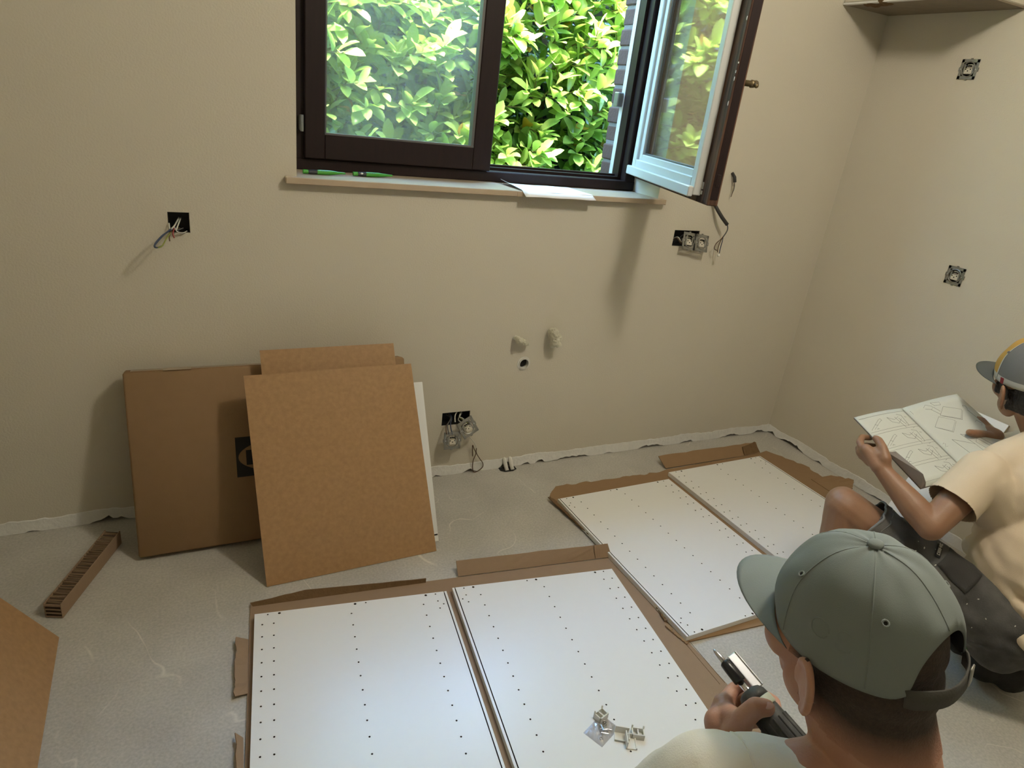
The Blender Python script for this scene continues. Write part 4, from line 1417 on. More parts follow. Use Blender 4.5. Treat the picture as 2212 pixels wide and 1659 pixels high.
def baseball_cap(H, F, L, U, mats, parent, zones, opening, emboss=False, sc=1.0, tilt=0.0):
    """dome of panels, curved brim, button, eyelets, back strap"""
    F2 = (F * math.cos(tilt) - U * math.sin(tilt)).normalized()
    U2 = L.cross(F2) * -1
    if U2.dot(U) < 0:
        U2 = -U2
    O = H + U2 * .010
    ax, ay, az = .0885 * sc, .110 * sc, .130 * sc
    NA, NE = 96, 22
    def dome(a, e, k=1.0):
        """a azimuth from the front towards the left, e elevation"""
        ce = math.cos(e) ** 0.86
        z = math.sin(e)
        # fuller front panels
        fr = 1 + .05 * max(0, math.cos(a)) * math.sin(2 * e)
        rib = 1 - .012 * max(0, 1 - abs(((a + math.pi / 6) % (math.pi / 3)) - math.pi / 6) / .05) * 0
        p = O + (L * ax * math.sin(a) * ce + F2 * (ay * math.cos(a) * ce * fr - .012) + U2 * az * z) * 1.0
        n = (L * math.sin(a) * ce + F2 * math.cos(a) * ce + U2 * z).normalized()
        dent = .0035 * noise.noise(V((math.cos(a) * 2.2, math.sin(a) * 2.2, e * 2.0)))
        return p + n * ((k - 1) + dent)
    vs, fs, ms = [], [], []
    for j in range(NE):
        e = (math.pi / 2) * (j / (NE - 0.5))
        for i in range(NA):
            vs.append(dome(2 * math.pi * i / NA, e))
    top = len(vs)
    vs.append(dome(0, math.pi / 2))
    for j in range(NE - 1):
        for i in range(NA):
            a = 2 * math.pi * (i + .5) / NA
            e = (math.pi / 2) * ((j + .5) / (NE - 0.5))
            back = abs(a - math.pi)
            if opening:
                hgt = .60 * math.sqrt(max(0, 1 - (back / .62) ** 2))
                if back < .62 and .14 < e < max(.14, hgt) or (back < .56 and e <= .14):
                    continue
            k = (i + 1) % NA
            fs.append((j * NA + i, j * NA + k, (j + 1) * NA + k, (j + 1) * NA + i))
            ms.append(zones(a, e))
    for i in range(NA):
        fs.append(((NE - 1) * NA + i, (NE - 1) * NA + (i + 1) % NA, top))
        ms.append(zones(2 * math.pi * (i + .5) / NA, 1.5))
    mb = MB()
    mb.v, mb.f, mb.m = [tuple(v) for v in vs], fs, ms
    crown = mb.obj('cap', [M[m] for m in mats], parent, True)
    # snap the opening's staircase edge into an arch by smoothing its border
    bm = bmesh.new()
    bm.from_mesh(crown.data)
    for _ in range(14):
        bd = [v for v in bm.verts if v.is_boundary]
        new = {}
        for v in bd:
            nb = [e.other_vert(v).co for e in v.link_edges if e.is_boundary]
            if len(nb) == 2:
                q = (v.co - O)
                if abs(q.dot(F2) + ay) < .08 and q.dot(F2) < 0 and opening:
                    new[v] = v.co.lerp((nb[0] + nb[1]) / 2, .5)
        for v, c in new.items():
            v.co = c
    bm.to_mesh(crown.data)
    bm.free()
    for p in crown.data.polygons:
        p.use_smooth = True
    sm = solid(crown, .0022, -1).modifiers['s']
    if opening:
        sm.material_offset = 1
    # brim
    bv, bf = [], []
    NB, NR = 24, 8
    for i in range(NB + 1):
        a = math.radians(-66 + 132 * i / NB)
        for j in range(NR + 1):
            t = j / NR
            ex = .078 * sc * math.cos(a * 1.32) ** .62 if abs(a * 1.32) < math.pi / 2 else 0
            rr = t * ex
            l = ax * math.sin(a) * (1.0 - .04 * t)
            f = ay * math.cos(a) - .012 + rr
            u = .004 - .24 * (l * l) / ax - .10 * rr
            bv.append(O + L * l + F2 * f + U2 * u)
    for i in range(NB):
        for j in range(NR):
            a = i * (NR + 1) + j
            bf.append((a, a + 1, a + NR + 2, a + NR + 1))
    br = MB().add(bv, bf).obj('brim', M[mats[-1]], crown, True)
    solid(br, .0034, 0)
    MB().ell(dome(0, math.pi / 2) + U2 * .003, (.0085, .0085, .0042), rot3(L, F2, U2), 16, 8).obj('top_button', M[mats[0]], crown, True)
    for a in (math.pi / 6 * 1.9, math.pi / 6 * 4.3, -math.pi / 6 * 1.9, -math.pi / 6 * 4.3):
        c = dome(a, .72)
        n = (c - O).normalized()
        x, y, z = frame_from(n)
        mb = MB()
        mb.tube([c + (x * math.cos(k * .628) + y * math.sin(k * .628)) * .0033 + n * .0008 for k in range(10)], .0012, 6, closed=True)
        mb.obj('eyelet', M[mats[0]], crown, True)
        MB().lathe(c - n * .0004, n, [(0, .0022), (.0012, .0022)], 10).obj('eyelet_hole', M['dark'], crown)
    mb = MB()
    for s in range(6):
        a0 = math.pi / 6 + s * math.pi / 3 if True else 0
        a0 = s * math.pi / 3
        e0 = .62 if (opening and s == 3) else .05
        mb.tube([dome(a0, e0 + (1.5 - e0) * k / 14) for k in range(15)], .0009, 4)
    mb.obj('seam', M[mats[0]], crown, True)
    if opening:
        mb = MB()
        sv, sf = [], []
        for i in range(17):
            a = math.pi - .66 + 1.32 * i / 16
            for e in (-.045, .135):
                q = dome(a, e)
                sv.append(q + (q - O).normalized() * (.0012 if i % 16 else -.001))
        for i in range(16):
            sf.append((2 * i, 2 * i + 1, 2 * i + 3, 2 * i + 2))
        st = mb.add(sv, sf).obj('strap', M['strap'], crown, True)
        solid(st, .002, 0)
        q = dome(math.pi + .35, .05)
        nq = (q - O).normalized()
        xx = U2.cross(nq).normalized()
        TT = local(q + nq * .003, xx, nq, U2)
        MB().cbox(-.006, .006, -.0012, .0012, -.012, .012, .001, 0, TT).obj('strap_buckle', M['metal'], crown)
    if emboss:
        mb = MB()
        c0 = 1.72
        def pth(pts):
            mb.tube([dome(c0 + a, .42 + e, .9998) for a, e in pts], .0008, 6)
        pth([(-.16 + .11 * math.cos(t), .09 * math.sin(t)) for t in [k * .42 for k in range(15)]])
        pth([(.12 + .08 * math.cos(t), .04 + .05 * math.sin(t)) for t in [.5 + k * .4 for k in range(11)]] )
        pth([(.12 - .08 * math.cos(t), -.06 - .05 * math.sin(t)) for t in [-.6 + k * .4 for k in range(10)]])
        mb.obj('stitched_mark', M[mats[0]], crown, True)
    return crown, dome

def skin_copy(body, test, off, jit, name, m, parent, seed=0, dens=None):
    """hair as a shell over the scalp faces where test(point) holds"""
    bm = bmesh.new()
    bm.from_mesh(body)
    bm.normal_update()
    keep = [f for f in bm.faces if test(f.calc_center_median())]
    ks = set(keep)
    bmesh.ops.delete(bm, geom=[f for f in bm.faces if f not in ks], context='FACES')
    bm.normal_update()
    for v in bm.verts:
        b = v.is_boundary
        v.co += v.normal * (off * (0.15 if b else 1) + jit * noise.noise(v.co * 160 + V((seed, 0, 0))))
    me = bpy.data.meshes.new(name)
    bm.to_mesh(me)
    bm.free()
    if dens:
        at = me.attributes.new('hair_fade', 'FLOAT', 'POINT')
        at.data.foreach_set('value', [dens(v.co) for v in me.vertices])
    me.materials.append(m)
    return link(name, me, parent, True)

# ---- front man, seen from behind over his left shoulder
P1 = empty('person', (-2.11, -2.02, 0), 'man in a grey-green cap and cream shirt, kneeling in front and holding a drill', 'person')
F1 = V((.20, .98, 0)).normalized()
L1 = V((-F1.y, F1.x, 0))
H0 = V((-2.105, -1.925, .940))
H1 = V((-2.115, -1.921, .948))
LEAN = V((-.9, .43, 0)) * .22                    # head tipped towards his left hand
FH = V((.05, 1.0, 0)).normalized()               # the head is turned a little further right
LH = V((-FH.y, FH.x, 0))
PITCH1 = .02
U1h = (UP + LEAN * .8).normalized()
F1h = (FH - U1h * FH.dot(U1h)).normalized()
LH = U1h.cross(F1h)
N1 = H0 - F1 * .060 - UP * .165 + V((.035, -.010, 0))
SL1 = V((-2.2721, -1.9213, 0.7548))
SR1 = V((-1.985, -2.03, .66))
PV1 = V((-2.10, -2.10, .25))
EL1 = SL1 + V((-.10, .09, -.25))
WR1 = V((-2.1309, -1.8289, 0.6552))
ER1 = V((-1.93, -1.93, .42))
DT = V((-2.1195, -1.7482, 0.7608))                      # drill bit tip
DE = V((-2.0903, -1.8961, 0.7147))                       # rear of its housing
DA = (DT - DE).normalized()
GR = DE + V((.005, -.01, -.075))                 # grip centre
body = MB()
head_shapes(body, H1, F1h, LH, U1h, 1.15)
body.cap(H1 - F1 * .018 - UP * .05, .058, N1, .064)
body.cap(H1 - F1 * .055 - UP * .045 + V((.010, 0, 0)), .056, N1 - F1 * .018 + V((.006, 0, 0)), .064)
body.cap(N1, .055, N1.lerp(SL1, .6), .045)
body.cap(N1, .055, N1.lerp(SR1, .6), .045)
body.ell(N1 + V((.0, -.03, -.20)), (.15, .11, .20), rot3(L1, F1, UP))
body.ell(PV1 + V((0, .02, .16)), (.145, .115, .18), rot3(L1, F1, UP))
body.ell(PV1, (.155, .13, .13), rot3(L1, F1, UP))
body.chain([SL1, EL1, WR1], [.050, .040, .026])
body.chain([SR1, ER1, GR + V((.02, -.06, -.02))], [.050, .040, .027])
for s in (1, -1):
    hp = PV1 + L1 * .10 * s - UP * .03
    kn = PV1 + L1 * .14 * s + F1 * .36
    kn.z = .070
    an = PV1 + L1 * .11 * s - F1 * .06
    an.z = .055
    body.chain([hp, kn, an], [.085, .058, .042])
    body.chain([an, an - F1 * .14 + UP * (-.02)], [.038, .030])
# left hand laid round the collar of the drill
def HD(*q):
    return [V(p) for p in q]
def HS(*q):
    return [V(p) + down * .009 + right * .003 for p in q]
body.chain(HD((-2.1309, -1.8289, 0.6552), (-2.1348, -1.8086, 0.6807)), [.026, .024])
body.chain(HD((-2.1197, -1.8325, 0.6602), (-2.1248, -1.8168, 0.6876)), [.024, .022])
body.chain(HS((-2.1337, -1.8173, 0.6636), (-2.1252, -1.7931, 0.6853), (-2.1151, -1.7809, 0.6966)), [.022, .019, .014])
body.chain(HS((-2.1220, -1.8130, 0.6729), (-2.1155, -1.7892, 0.6915)), [.022, .017])
body.chain(HS((-2.1137, -1.7894, 0.6673), (-2.1085, -1.7777, 0.6719)), [.018, .014])
body.chain(HS((-2.1113, -1.7818, 0.6990), (-2.0884, -1.7725, 0.7057), (-2.0748, -1.7786, 0.7211), (-2.0779, -1.7973, 0.7299)), [.0125, .0105, .0095, .0085])
body.chain(HS((-2.1081, -1.7758, 0.6764), (-2.0685, -1.7625, 0.6712), (-2.0584, -1.7985, 0.7103), (-2.0684, -1.8271, 0.7296), (-2.0839, -1.8426, 0.7390)), [.013, .0115, .0105, .0098, .0088])
body.chain(HS((-2.1056, -1.7780, 0.6615), (-2.0639, -1.7699, 0.6477), (-2.0609, -1.8142, 0.7003), (-2.0723, -1.8409, 0.7220), (-2.0867, -1.8537, 0.7305)), [.013, .0115, .0105, .0098, .0088])
body.chain(HS((-2.1039, -1.7840, 0.6508), (-2.0647, -1.7811, 0.6362), (-2.0684, -1.8270, 0.6907), (-2.0784, -1.8489, 0.7111), (-2.0909, -1.8595, 0.7187)), [.012, .0105, .0095, .009, .0082])
body.chain(HS((-2.1388, -1.8321, 0.6992), (-2.1424, -1.8403, 0.7401), (-2.1336, -1.8459, 0.7644), (-2.1184, -1.8511, 0.7626)), [.020, .0155, .0138, .0122])
body.chain(HS((-2.1272, -1.8029, 0.7012), (-2.1410, -1.8318, 0.7285)), [.017, .014])
fist(body, GR, (0.05, .1, 1), (.5, -.8, 0), .019, -1)
me = blob(body, .0038, 4, .5)
me.materials.append(M['skinA'])
B1 = link('body', me, P1, True)
eyes(H1, F1h, LH, U1h, B1)
nl = V((-2.1230, -1.8562, 0.7739)) + down * .009 + right * .003
MB().ell(nl, (.0075, .0060, .0022), rot3(V((.8, -.45, .3)).normalized(), V((.35, .0, -.93)).normalized().cross(V((.8, -.45, .3)).normalized()).normalized(), V((-.45, -.81, .38)).normalized()), 12, 6).obj('thumb_nail', M['nail'], B1, True)

def hair1(p):
    q = p - H1
    l, f, u = q.dot(LH), q.dot(F1h), q.dot(U1h)
    if abs(l) > .070 and -.045 < f < .022 and u < .010 and u > -.075:
        return False
    low = -.098 + .35 * max(0, f + .05) + .004 * noise.noise(p * 30)
    front = .030 if u < .02 else .055
    return u > low and f < front and (u < .05 or (f < -.05 and u < .10)) and not (f > .0 and u < -.030)
def dens1(p):
    q = p - H1
    f, u = q.dot(F1h), q.dot(U1h)
    return max(0, min(1, (u + .098 - .35 * max(0, f + .05)) / .05)) * max(0, min(1, (.034 - f) / .02))
hn = M['hairA'].node_tree
ha = nd(hn, 'ShaderNodeAttribute', attribute_name='hair_fade')
hm = nd(hn, 'ShaderNodeMix', data_type='RGBA')
hp = hn.nodes['Principled BSDF']
hn.links.new(ha.outputs['Fac'], hm.inputs[0])
hm.inputs[6].default_value = (0.44, 0.225, 0.155, 1)
hn.links.new(hp.inputs['Base Color'].links[0].from_socket, hm.inputs[7])
hn.links.new(hm.outputs[2], hp.inputs['Base Color'])
skin_copy(me, hair1, .0016, .0006, 'hair', M['hairA'], B1, 1, dens1)
FC = V((-.07, .995, 0)).normalized()              # the cap sits a little askew
LC = V((-FC.y, FC.x, 0))
U1c = (UP + LEAN).normalized()
F1c = (FC - U1c * FC.dot(U1c)).normalized()
LC = U1c.cross(F1c)
baseball_cap(H1 - FC * .006, F1c, LC, U1c, ['capgreen', 'capdark', 'capgreen'], P1, lambda a, e: 0, True, True, .955, .0)

sh = MB()
sh.ell(N1 + V((.0, -.03, -.20)), (.165, .130, .20), rot3(L1, F1, UP))
sh.ell(PV1 + V((0, .02, .17)), (.165, .135, .19), rot3(L1, F1, UP))
sh.ell(PV1 + V((0, .0, .04)), (.175, .150, .13), rot3(L1, F1, UP))
sh.cap(N1 - F1 * .02 - UP * .035, .062, N1.lerp(SL1, .75) - UP * .006, .062)
sh.cap(N1 - F1 * .02 - UP * .045, .060, N1.lerp(SR1, .75) - UP * .006, .060)
sh.cap(SL1, .066, SL1.lerp(EL1, .85), .060)
sh.cap(SR1, .066, SR1.lerp(ER1, .85), .060)
me = blob(sh, .006, 6, .5)
trim(me, SL1.lerp(EL1, .78), EL1 - SL1, .092)
trim(me, SR1.lerp(ER1, .78), ER1 - SR1, .085)
displace(me, lambda q: .004 * noise.noise(V((q.x * 14, q.y * 14, q.z * 5))) + .0022 * noise.noise(q * 30))
me.materials.append(M['shirtA'])
S1 = link('shirt', me, P1, True)
bpy.context.view_layer.update()
mb = MB()
cen = SL1 + V((.035, -.0, .0))
ring = []
dseam = (SL1 - N1).normalized()
xs = UP.cross(dseam).normalized()
for k in range(25):
    t = math.radians(-70 + 200 * k / 24)
    q = cen + (UP * math.sin(t) + xs * math.cos(t)) * .09
    ok, loc, n, i = S1.ray_cast(q, (cen - q).normalized())
    ring.append(loc if ok else q)
mb.tube(ring, .0014, 5)
mb.obj('sleeve_seam', M['shirtA'], S1, True)
tr = MB()
tr.ell(PV1, (.165, .145, .125), rot3(L1, F1, UP))
for s in (1, -1):
    hp = PV1 + L1 * .10 * s - UP * .03
    kn = PV1 + L1 * .14 * s + F1 * .36
    kn.z = .074
    an = PV1 + L1 * .11 * s - F1 * .05
    an.z = .062
    tr.chain([hp, kn, an], [.098, .070, .055])
me = blob(tr, .008, 5)
displace(me, lambda q: .004 * noise.noise(q * 22))
for v in me.vertices:
    v.co.z = max(v.co.z, .003)
me.materials.append(M['pants'])
link('trousers', me, P1, True)
for s in (1, -1):
    a = PV1 + L1 * .11 * s - F1 * .08
    a.z = .045
    b = a - F1 * .15
    b.z = .034
    mb = MB()
    mb.cap(a, .044, b, .032)
    me = blob(mb, .006, 3)
    for v in me.vertices:
        v.co.z = max(v.co.z, .002)
    me.materials.append(M['shoe'])
    link('shoe', me, P1, True)

# ---- drill held by the front man
dr = empty('cordless_drill', DE, 'dusty dark green cordless screwdriver in the front man\'s hands', 'drill')
dx, dy, _ = frame_from(DA)
Lt = (DT - DE).length
def dp(h):
    return DT - DA * h
MB().lathe(dp(0), -DA, [(0, .0008), (.004, .0028), (.012, .0040), (.030, .0042)], 10).obj('driver_bit', M['steel'], dr, True)
MB().lathe(dp(.022), -DA, [(0, .0055), (.002, .0075), (.010, .0082), (.032, .0088), (.034, .0075)], 16).obj('bit_holder', M['penblack'], dr, True)
MB().lathe(dp(.056), -DA, [(0, .0052), (.030, .0052)], 14).obj('bit_shaft', M['chrome'], dr, True)
mb = MB()
gx = (right - DA * right.dot(DA)).normalized()
gz = DA.cross(gx)
TG = local(dp(.016) + gx * .0165, gx, DA, gz)
mb.cbox(-.0085, .0085, -.060, -.004, -.002, .002, .0012, 0, TG)
mb.cbox(-.0085, -.0060, -.060, -.004, -.004, .006, .0008, 0, TG)
mb.cbox(.0060, .0085, -.060, -.004, -.004, .006, .0008, 0, TG)
mb.lathe(TG @ V((-.004, -.010, .002)), gz, [(0, .003), (.001, .003)], 10)
mb.obj('metal_guide', M['steel'], dr)
MB().lathe(dp(.070), -DA, [(0, .010), (.003, .0165), (.010, .0205), (.018, .0215)], 28).obj('nose_ring', M['drillblack'], dr, True)
MB().lathe(dp(.088), -DA, [(0, .0216), (.002, .0222), (.012, .0224), (.014, .0216)], 28).obj('pale_ring', M['drillring'], dr, True)
mb = MB()
mb.lathe(dp(.102), -DA, [(0, .0205), (.003, .0212), (.056, .0225), (.060, .0225)], 28)
for k in range(14):
    t = 2 * math.pi * k / 14
    o = (dx * math.cos(t) + dy * math.sin(t))
    mb.cap(dp(.120) + o * .0212, .0019, dp(.166) + o * .0222, .0019, 6)
mb.obj('torque_collar', M['drillblack'], dr, True)
mb = MB()
mb.lathe(dp(.170), -DA, [(0, .0225), (.004, .0262), (.016, .0268), (.020, .0262)], 28)
for k in range(3):
    t = k * 2.1
    o = (dx * math.cos(t) + dy * math.sin(t))
    mb.cap(dp(.174) + o * .0255, .004, dp(.186) + o * .026, .004, 8)
mb.obj('gear_ring', M['drillblack'], dr, True)
mb = MB()
mb.lathe(dp(.188), -DA, [(0, .0255), (.010, .0290), (.050, .0300), (.085, .0285), (.096, .020)], 28)
mb.cap(dp(.200) + gx * .026, .008, dp(.240) + gx * .027, .007, 10)
mb.cbox(-.012, .012, -.26, -.20, .0, .028, .003, 0, local(DT, gx, DA, gx.cross(DA)))
mb.obj('motor_housing', M['drillgreen'], dr, True)
gt = dp(.235)
mb = MB()
mb.cap(gt, .022, GR - V((0, 0, .05)) + (gt - GR) * 0, .018)
mb.obj('handle', M['drillblack'], dr, True)
smooth_by_angle(MB().cbox(-.030, .030, -.045, .045, -.045, 0, .006, 0, local(GR - V((0, 0, .055)), (.9, .2, 0), (-.2, .9, 0), (0, 0, 1))).obj('battery_pack', M['drillblack'], dr), 40)

# ---- reader by the right wall
P2 = empty('person', (-.75, -1.5, 0), 'person in a sand T-shirt and dark shorts squatting by the right wall, reading a manual', 'person')
F2v = V((-.13, .99, 0)).normalized()
L2 = V((-F2v.y, F2v.x, 0))
H2 = V((-0.5950, -1.3252, 0.8964))
FH2 = V((.50, .87, 0)).normalized()
LEAN2 = V((-.9, .43, 0)) * .22
U2h = (UP + LEAN2).normalized()
F2h = (FH2 - U2h * FH2.dot(U2h)).normalized()
LH2 = U2h.cross(F2h)
N2 = H2 - U2h * .115 - F2v * .075 - UP * .03
SL2 = V((-0.8122, -1.4017, 0.6713))
SR2 = SL2 + V((.385, .055, .005))
PV2 = V((-.665, -1.565, .255))
EL2 = V((-0.9823, -1.4134, 0.5321))
WR2 = V((-1.0105, -1.2524, 0.6200))
ER2 = V((-.36, -1.14, .50))
WRR = V((-0.5425, -1.2727, 0.6902))
KN2 = V((-1.0470, -1.2044, 0.4726))
HL2 = PV2 + L2 * .10 + UP * .01
HR2 = PV2 - L2 * .09
FT2 = V((KN2.x - .015, KN2.y + .01, .07))
KR2 = V((-.50, -1.18, .075))
AR2 = V((-.655, -1.535, .095))
body = MB()
head_shapes(body, H2, F2h, LH2, U2h, 1.05)
body.cap(H2 - F2h * .015 - U2h * .05, .050, N2, .056)
body.cap(N2, .05, N2.lerp(SL2, .6), .042)
body.cap(N2, .05, N2.lerp(SR2, .6), .042)
CH2 = V((-.640, -1.435, .60))
body.ell(CH2, (.15, .10, .15), rot3(L2, F2v, UP))
body.ell(V((-.655, -1.51, .42)), (.145, .105, .17), rot3(L2, F2v, UP))
body.ell(PV2, (.15, .12, .11), rot3(L2, F2v, UP))
body.chain([SL2, SL2.lerp(EL2, .45), EL2], [.048, .046, .038])
body.chain([EL2, EL2.lerp(WR2, .35), WR2], [.038, .039, .024])
body.chain([SR2, ER2, WRR], [.047, .038, .024])
body.chain([HL2, KN2.lerp(HL2, .15), KN2], [.082, .060, .057])
body.cap(KN2 + V((.0, .012, .008)), .050, KN2 - UP * .05, .052)
body.chain([KN2, KN2.lerp(FT2, .3) - F2v * .02, FT2], [.056, .056, .036])
body.chain([FT2, FT2 + F2v * .14 - UP * .035], [.038, .028])
body.chain([HR2, KR2, AR2], [.08, .056, .038])
# left hand on the page edge: thumb in front, fingers behind
body.chain(HD((-1.0105, -1.2524, 0.6200), (-1.0072, -1.2156, 0.6496)), [.024, .023])
body.chain(HD((-1.0170, -1.2388, 0.6285), (-1.0179, -1.1884, 0.6562)), [.022, .018])
body.chain(HD((-1.0069, -1.2467, 0.6362), (-1.0064, -1.2306, 0.6578)), [.020, .018])
body.chain(HD((-1.0124, -1.2092, 0.6313), (-1.0153, -1.1736, 0.6385)), [.020, .014])
body.chain(HD((-1.0166, -1.1810, 0.6474), (-1.0079, -1.1537, 0.6629), (-0.9739, -1.1337, 0.6656), (-0.9289, -1.1316, 0.6560)), [.0125, .0105, .0095, .0085])
body.chain(HD((-1.0133, -1.1696, 0.6361), (-0.9806, -1.1401, 0.6317), (-0.9272, -1.1274, 0.6279), (-0.8972, -1.1379, 0.6265)), [.012, .0105, .0095, .0085])
body.chain(HD((-1.0046, -1.1730, 0.6258), (-0.9642, -1.1465, 0.6106), (-0.9142, -1.1397, 0.6036), (-0.8887, -1.1530, 0.6042)), [.012, .0105, .0095, .0085])
body.chain(HD((-0.9999, -1.1843, 0.6204), (-0.9616, -1.1641, 0.6023), (-0.9172, -1.1578, 0.5879), (-0.9002, -1.1719, 0.5902)), [.011, .0095, .0085, .008])
body.chain(HD((-1.0079, -1.2437, 0.6545), (-1.0006, -1.2217, 0.6781), (-0.9889, -1.1954, 0.6871), (-0.9838, -1.1821, 0.6872)), [.018, .0135, .0125, .0105])
# right hand on the far page edge
body.chain(HD((-0.5425, -1.2727, 0.6902), (-0.5423, -1.2468, 0.6932)), [.024, .021])
body.chain(HD((-0.5546, -1.2737, 0.6873), (-0.5889, -1.2581, 0.6945), (-0.6340, -1.2553, 0.7015), (-0.6525, -1.2522, 0.7053)), [.018, .0135, .0125, .0105])
for a, d0 in (((2118, 908), 2.15), ((2120, 918), 2.155), ((2120, 928), 2.15), ((2118, 938), 2.14)):
    pass
body.chain(HD((-0.5337, -1.2415, 0.7011), (-0.5385, -1.2187, 0.7181), (-0.5408, -1.2001, 0.7158), (-0.5573, -1.1898, 0.7059)), [.0125, .0105, .0095, .0085])
body.chain(HD((-0.5381, -1.2426, 0.6939), (-0.5287, -1.2128, 0.7026), (-0.5419, -1.1953, 0.6987), (-0.5662, -1.1913, 0.6927)), [.0125, .0105, .0095, .0085])
body.chain(HD((-0.5413, -1.2442, 0.6868), (-0.5324, -1.2174, 0.6887), (-0.5483, -1.2042, 0.6855), (-0.5725, -1.2003, 0.6796)), [.012, .0105, .0095, .0085])
body.chain(HD((-0.5472, -1.2501, 0.6807), (-0.5440, -1.2287, 0.6776), (-0.5574, -1.2181, 0.6720), (-0.5786, -1.2142, 0.6691)), [.011, .0095, .0085, .008])
me = blob(body, .0042, 4, .5)
for v in me.vertices:
    v.co.z = max(v.co.z, .003)
me.materials.append(M['skinB'])
B2 = link('body', me, P2, True)
eyes(H2, F2h, LH2, U2h, B2)

def hair2(p):
    q = p - H2
    l, f, u = q.dot(LH2), q.dot(F2h), q.dot(U2h)
    if abs(l) > .066 and -.050 < f < .018 and u < .012:
        return False
    if f > -.012:
        return abs(l) > .050 and f < .046 and u < .03 and u > -.045 + .008 * noise.noise(p * 60)
    return u > -.072 + .008 * noise.noise(p * 50) and u < .03
skin_copy(me, hair2, .0045, .003, 'hair', M['hairB'], B2, 3)
def zone2(a, e):
    aa = a if a < math.pi else 2 * math.pi - a
    if e < .17:
        return 2
    if aa < 1.0:
        return 1
    if aa < 1.075:
        return 2
    if abs(aa - 2.05) < .10:
        return 2
    if e > 1.2:
        return 1 if aa < 1.5 else 0
    return 0
FC2 = V((.22, .975, 0)).normalized()
U2c = U2h
F2c = (FC2 - U2c * FC2.dot(U2c)).normalized()
LC2 = U2c.cross(F2c)
C2, dome2 = baseball_cap(H2, F2c, LC2, U2c, ['capgrey', 'capyellow', 'capwhite', 'capbrim'], P2, zone2, False, False, .98)
q = dome2(1.30, .06)
nq = (q - H2).normalized()
MB().cbox(-.006, .006, -.001, .0015, -.009, .009, .0006, 0, local(q, U2c.cross(nq), nq, U2c)).obj('cap_tag', M['capred'], C2)

sh = MB()
sh.ell(CH2 + V((0, 0, .01)), (.168, .122, .155), rot3(L2, F2v, UP))
sh.ell(V((-.655, -1.515, .43)), (.170, .135, .19), rot3(L2, F2v, UP))
sh.ell(PV2 + V((.01, -.010, .025)), (.180, .160, .145), rot3(L2, F2v, UP))
sh.cap(N2 - UP * .018 - F2v * .005, .060, N2.lerp(SL2, .7), .056)
sh.cap(N2 - UP * .018 - F2v * .005, .060, N2.lerp(SR2, .7), .056)
sh.cap(SL2, .064, SL2.lerp(EL2, .82), .070)
sh.cap(SR2, .064, SR2.lerp(ER2, .8), .068)
sh.cap(SL2 + V((0, -.02, -.02)), .06, CH2 + L2 * .09 - UP * .03, .08)
me = blob(sh, .006, 6, .5)
trim(me, SL2.lerp(EL2, .58), EL2 - SL2, .12)
trim(me, SR2.lerp(ER2, .58), ER2 - SR2, .088)
def folds2(q):
    lowf = max(0, min(1, (.62 - q.z) / .25))
    d = q - SL2
    arm = math.exp(-(d.length / .14) ** 2)
    s = q.z * 92 + q.x * 58 - q.y * 40 + 3.2 * noise.noise(q * 6)
    return lowf * .013 * math.sin(s) * (0.5 + noise.noise(q * 5 + V((4, 0, 0)))) + .004 * noise.noise(V((q.x * 16, q.y * 16, q.z * 9))) * (1 - arm * .5)
displace(me, folds2)
for v in me.vertices:
    v.co.z = max(v.co.z, .05)
me.materials.append(M['shirtB'])
S2 = link('shirt', me, P2, True)
solid(S2, .002, -1)
mb = MB()
nk = N2 + UP * .012 - F2v * .002
ring = [nk + (L2 * math.cos(t) * .064 + F2v * math.sin(t) * .058) + UP * (-.006 - .014 * math.sin(t)) for t in [k * math.pi / 12 for k in range(24)]]
mb.tube(ring, .0055, 7, closed=True)
mb.obj('collar', M['shirtB'], S2, True)

st = MB()
st.ell(PV2 + V((0, 0, -.01)), (.165, .145, .12), rot3(L2, F2v, UP))
KH = KN2.lerp(HL2, .16)
st.chain([HL2, KN2.lerp(HL2, .45), KN2.lerp(HL2, .05)], [.100, .088, .080])
st.chain([HR2, KR2], [.098, .074])
st.chain([KR2, KR2.lerp(AR2, .95)], [.072, .058])
st.cap(HL2 - UP * .06 - F2v * .02, .075, HR2 - UP * .09 - F2v * .02, .07)
me = blob(st, .006, 5, .5)
trim(me, KN2.lerp(HL2, .14), KN2 - HL2, .14)
displace(me, lambda q: .009 * noise.noise(V((q.x * 20, q.y * 12, q.z * 22))) + .007 * math.sin(q.y * 60 + q.z * 30 + 2 * noise.noise(q * 9)) * max(0, noise.noise(q * 6)))
for v in me.vertices:
    v.co.z = max(v.co.z, .004)
me.materials.append(M['shorts'])
SH2 = link('shorts', me, P2, True)
solid(SH2, .003, -1)
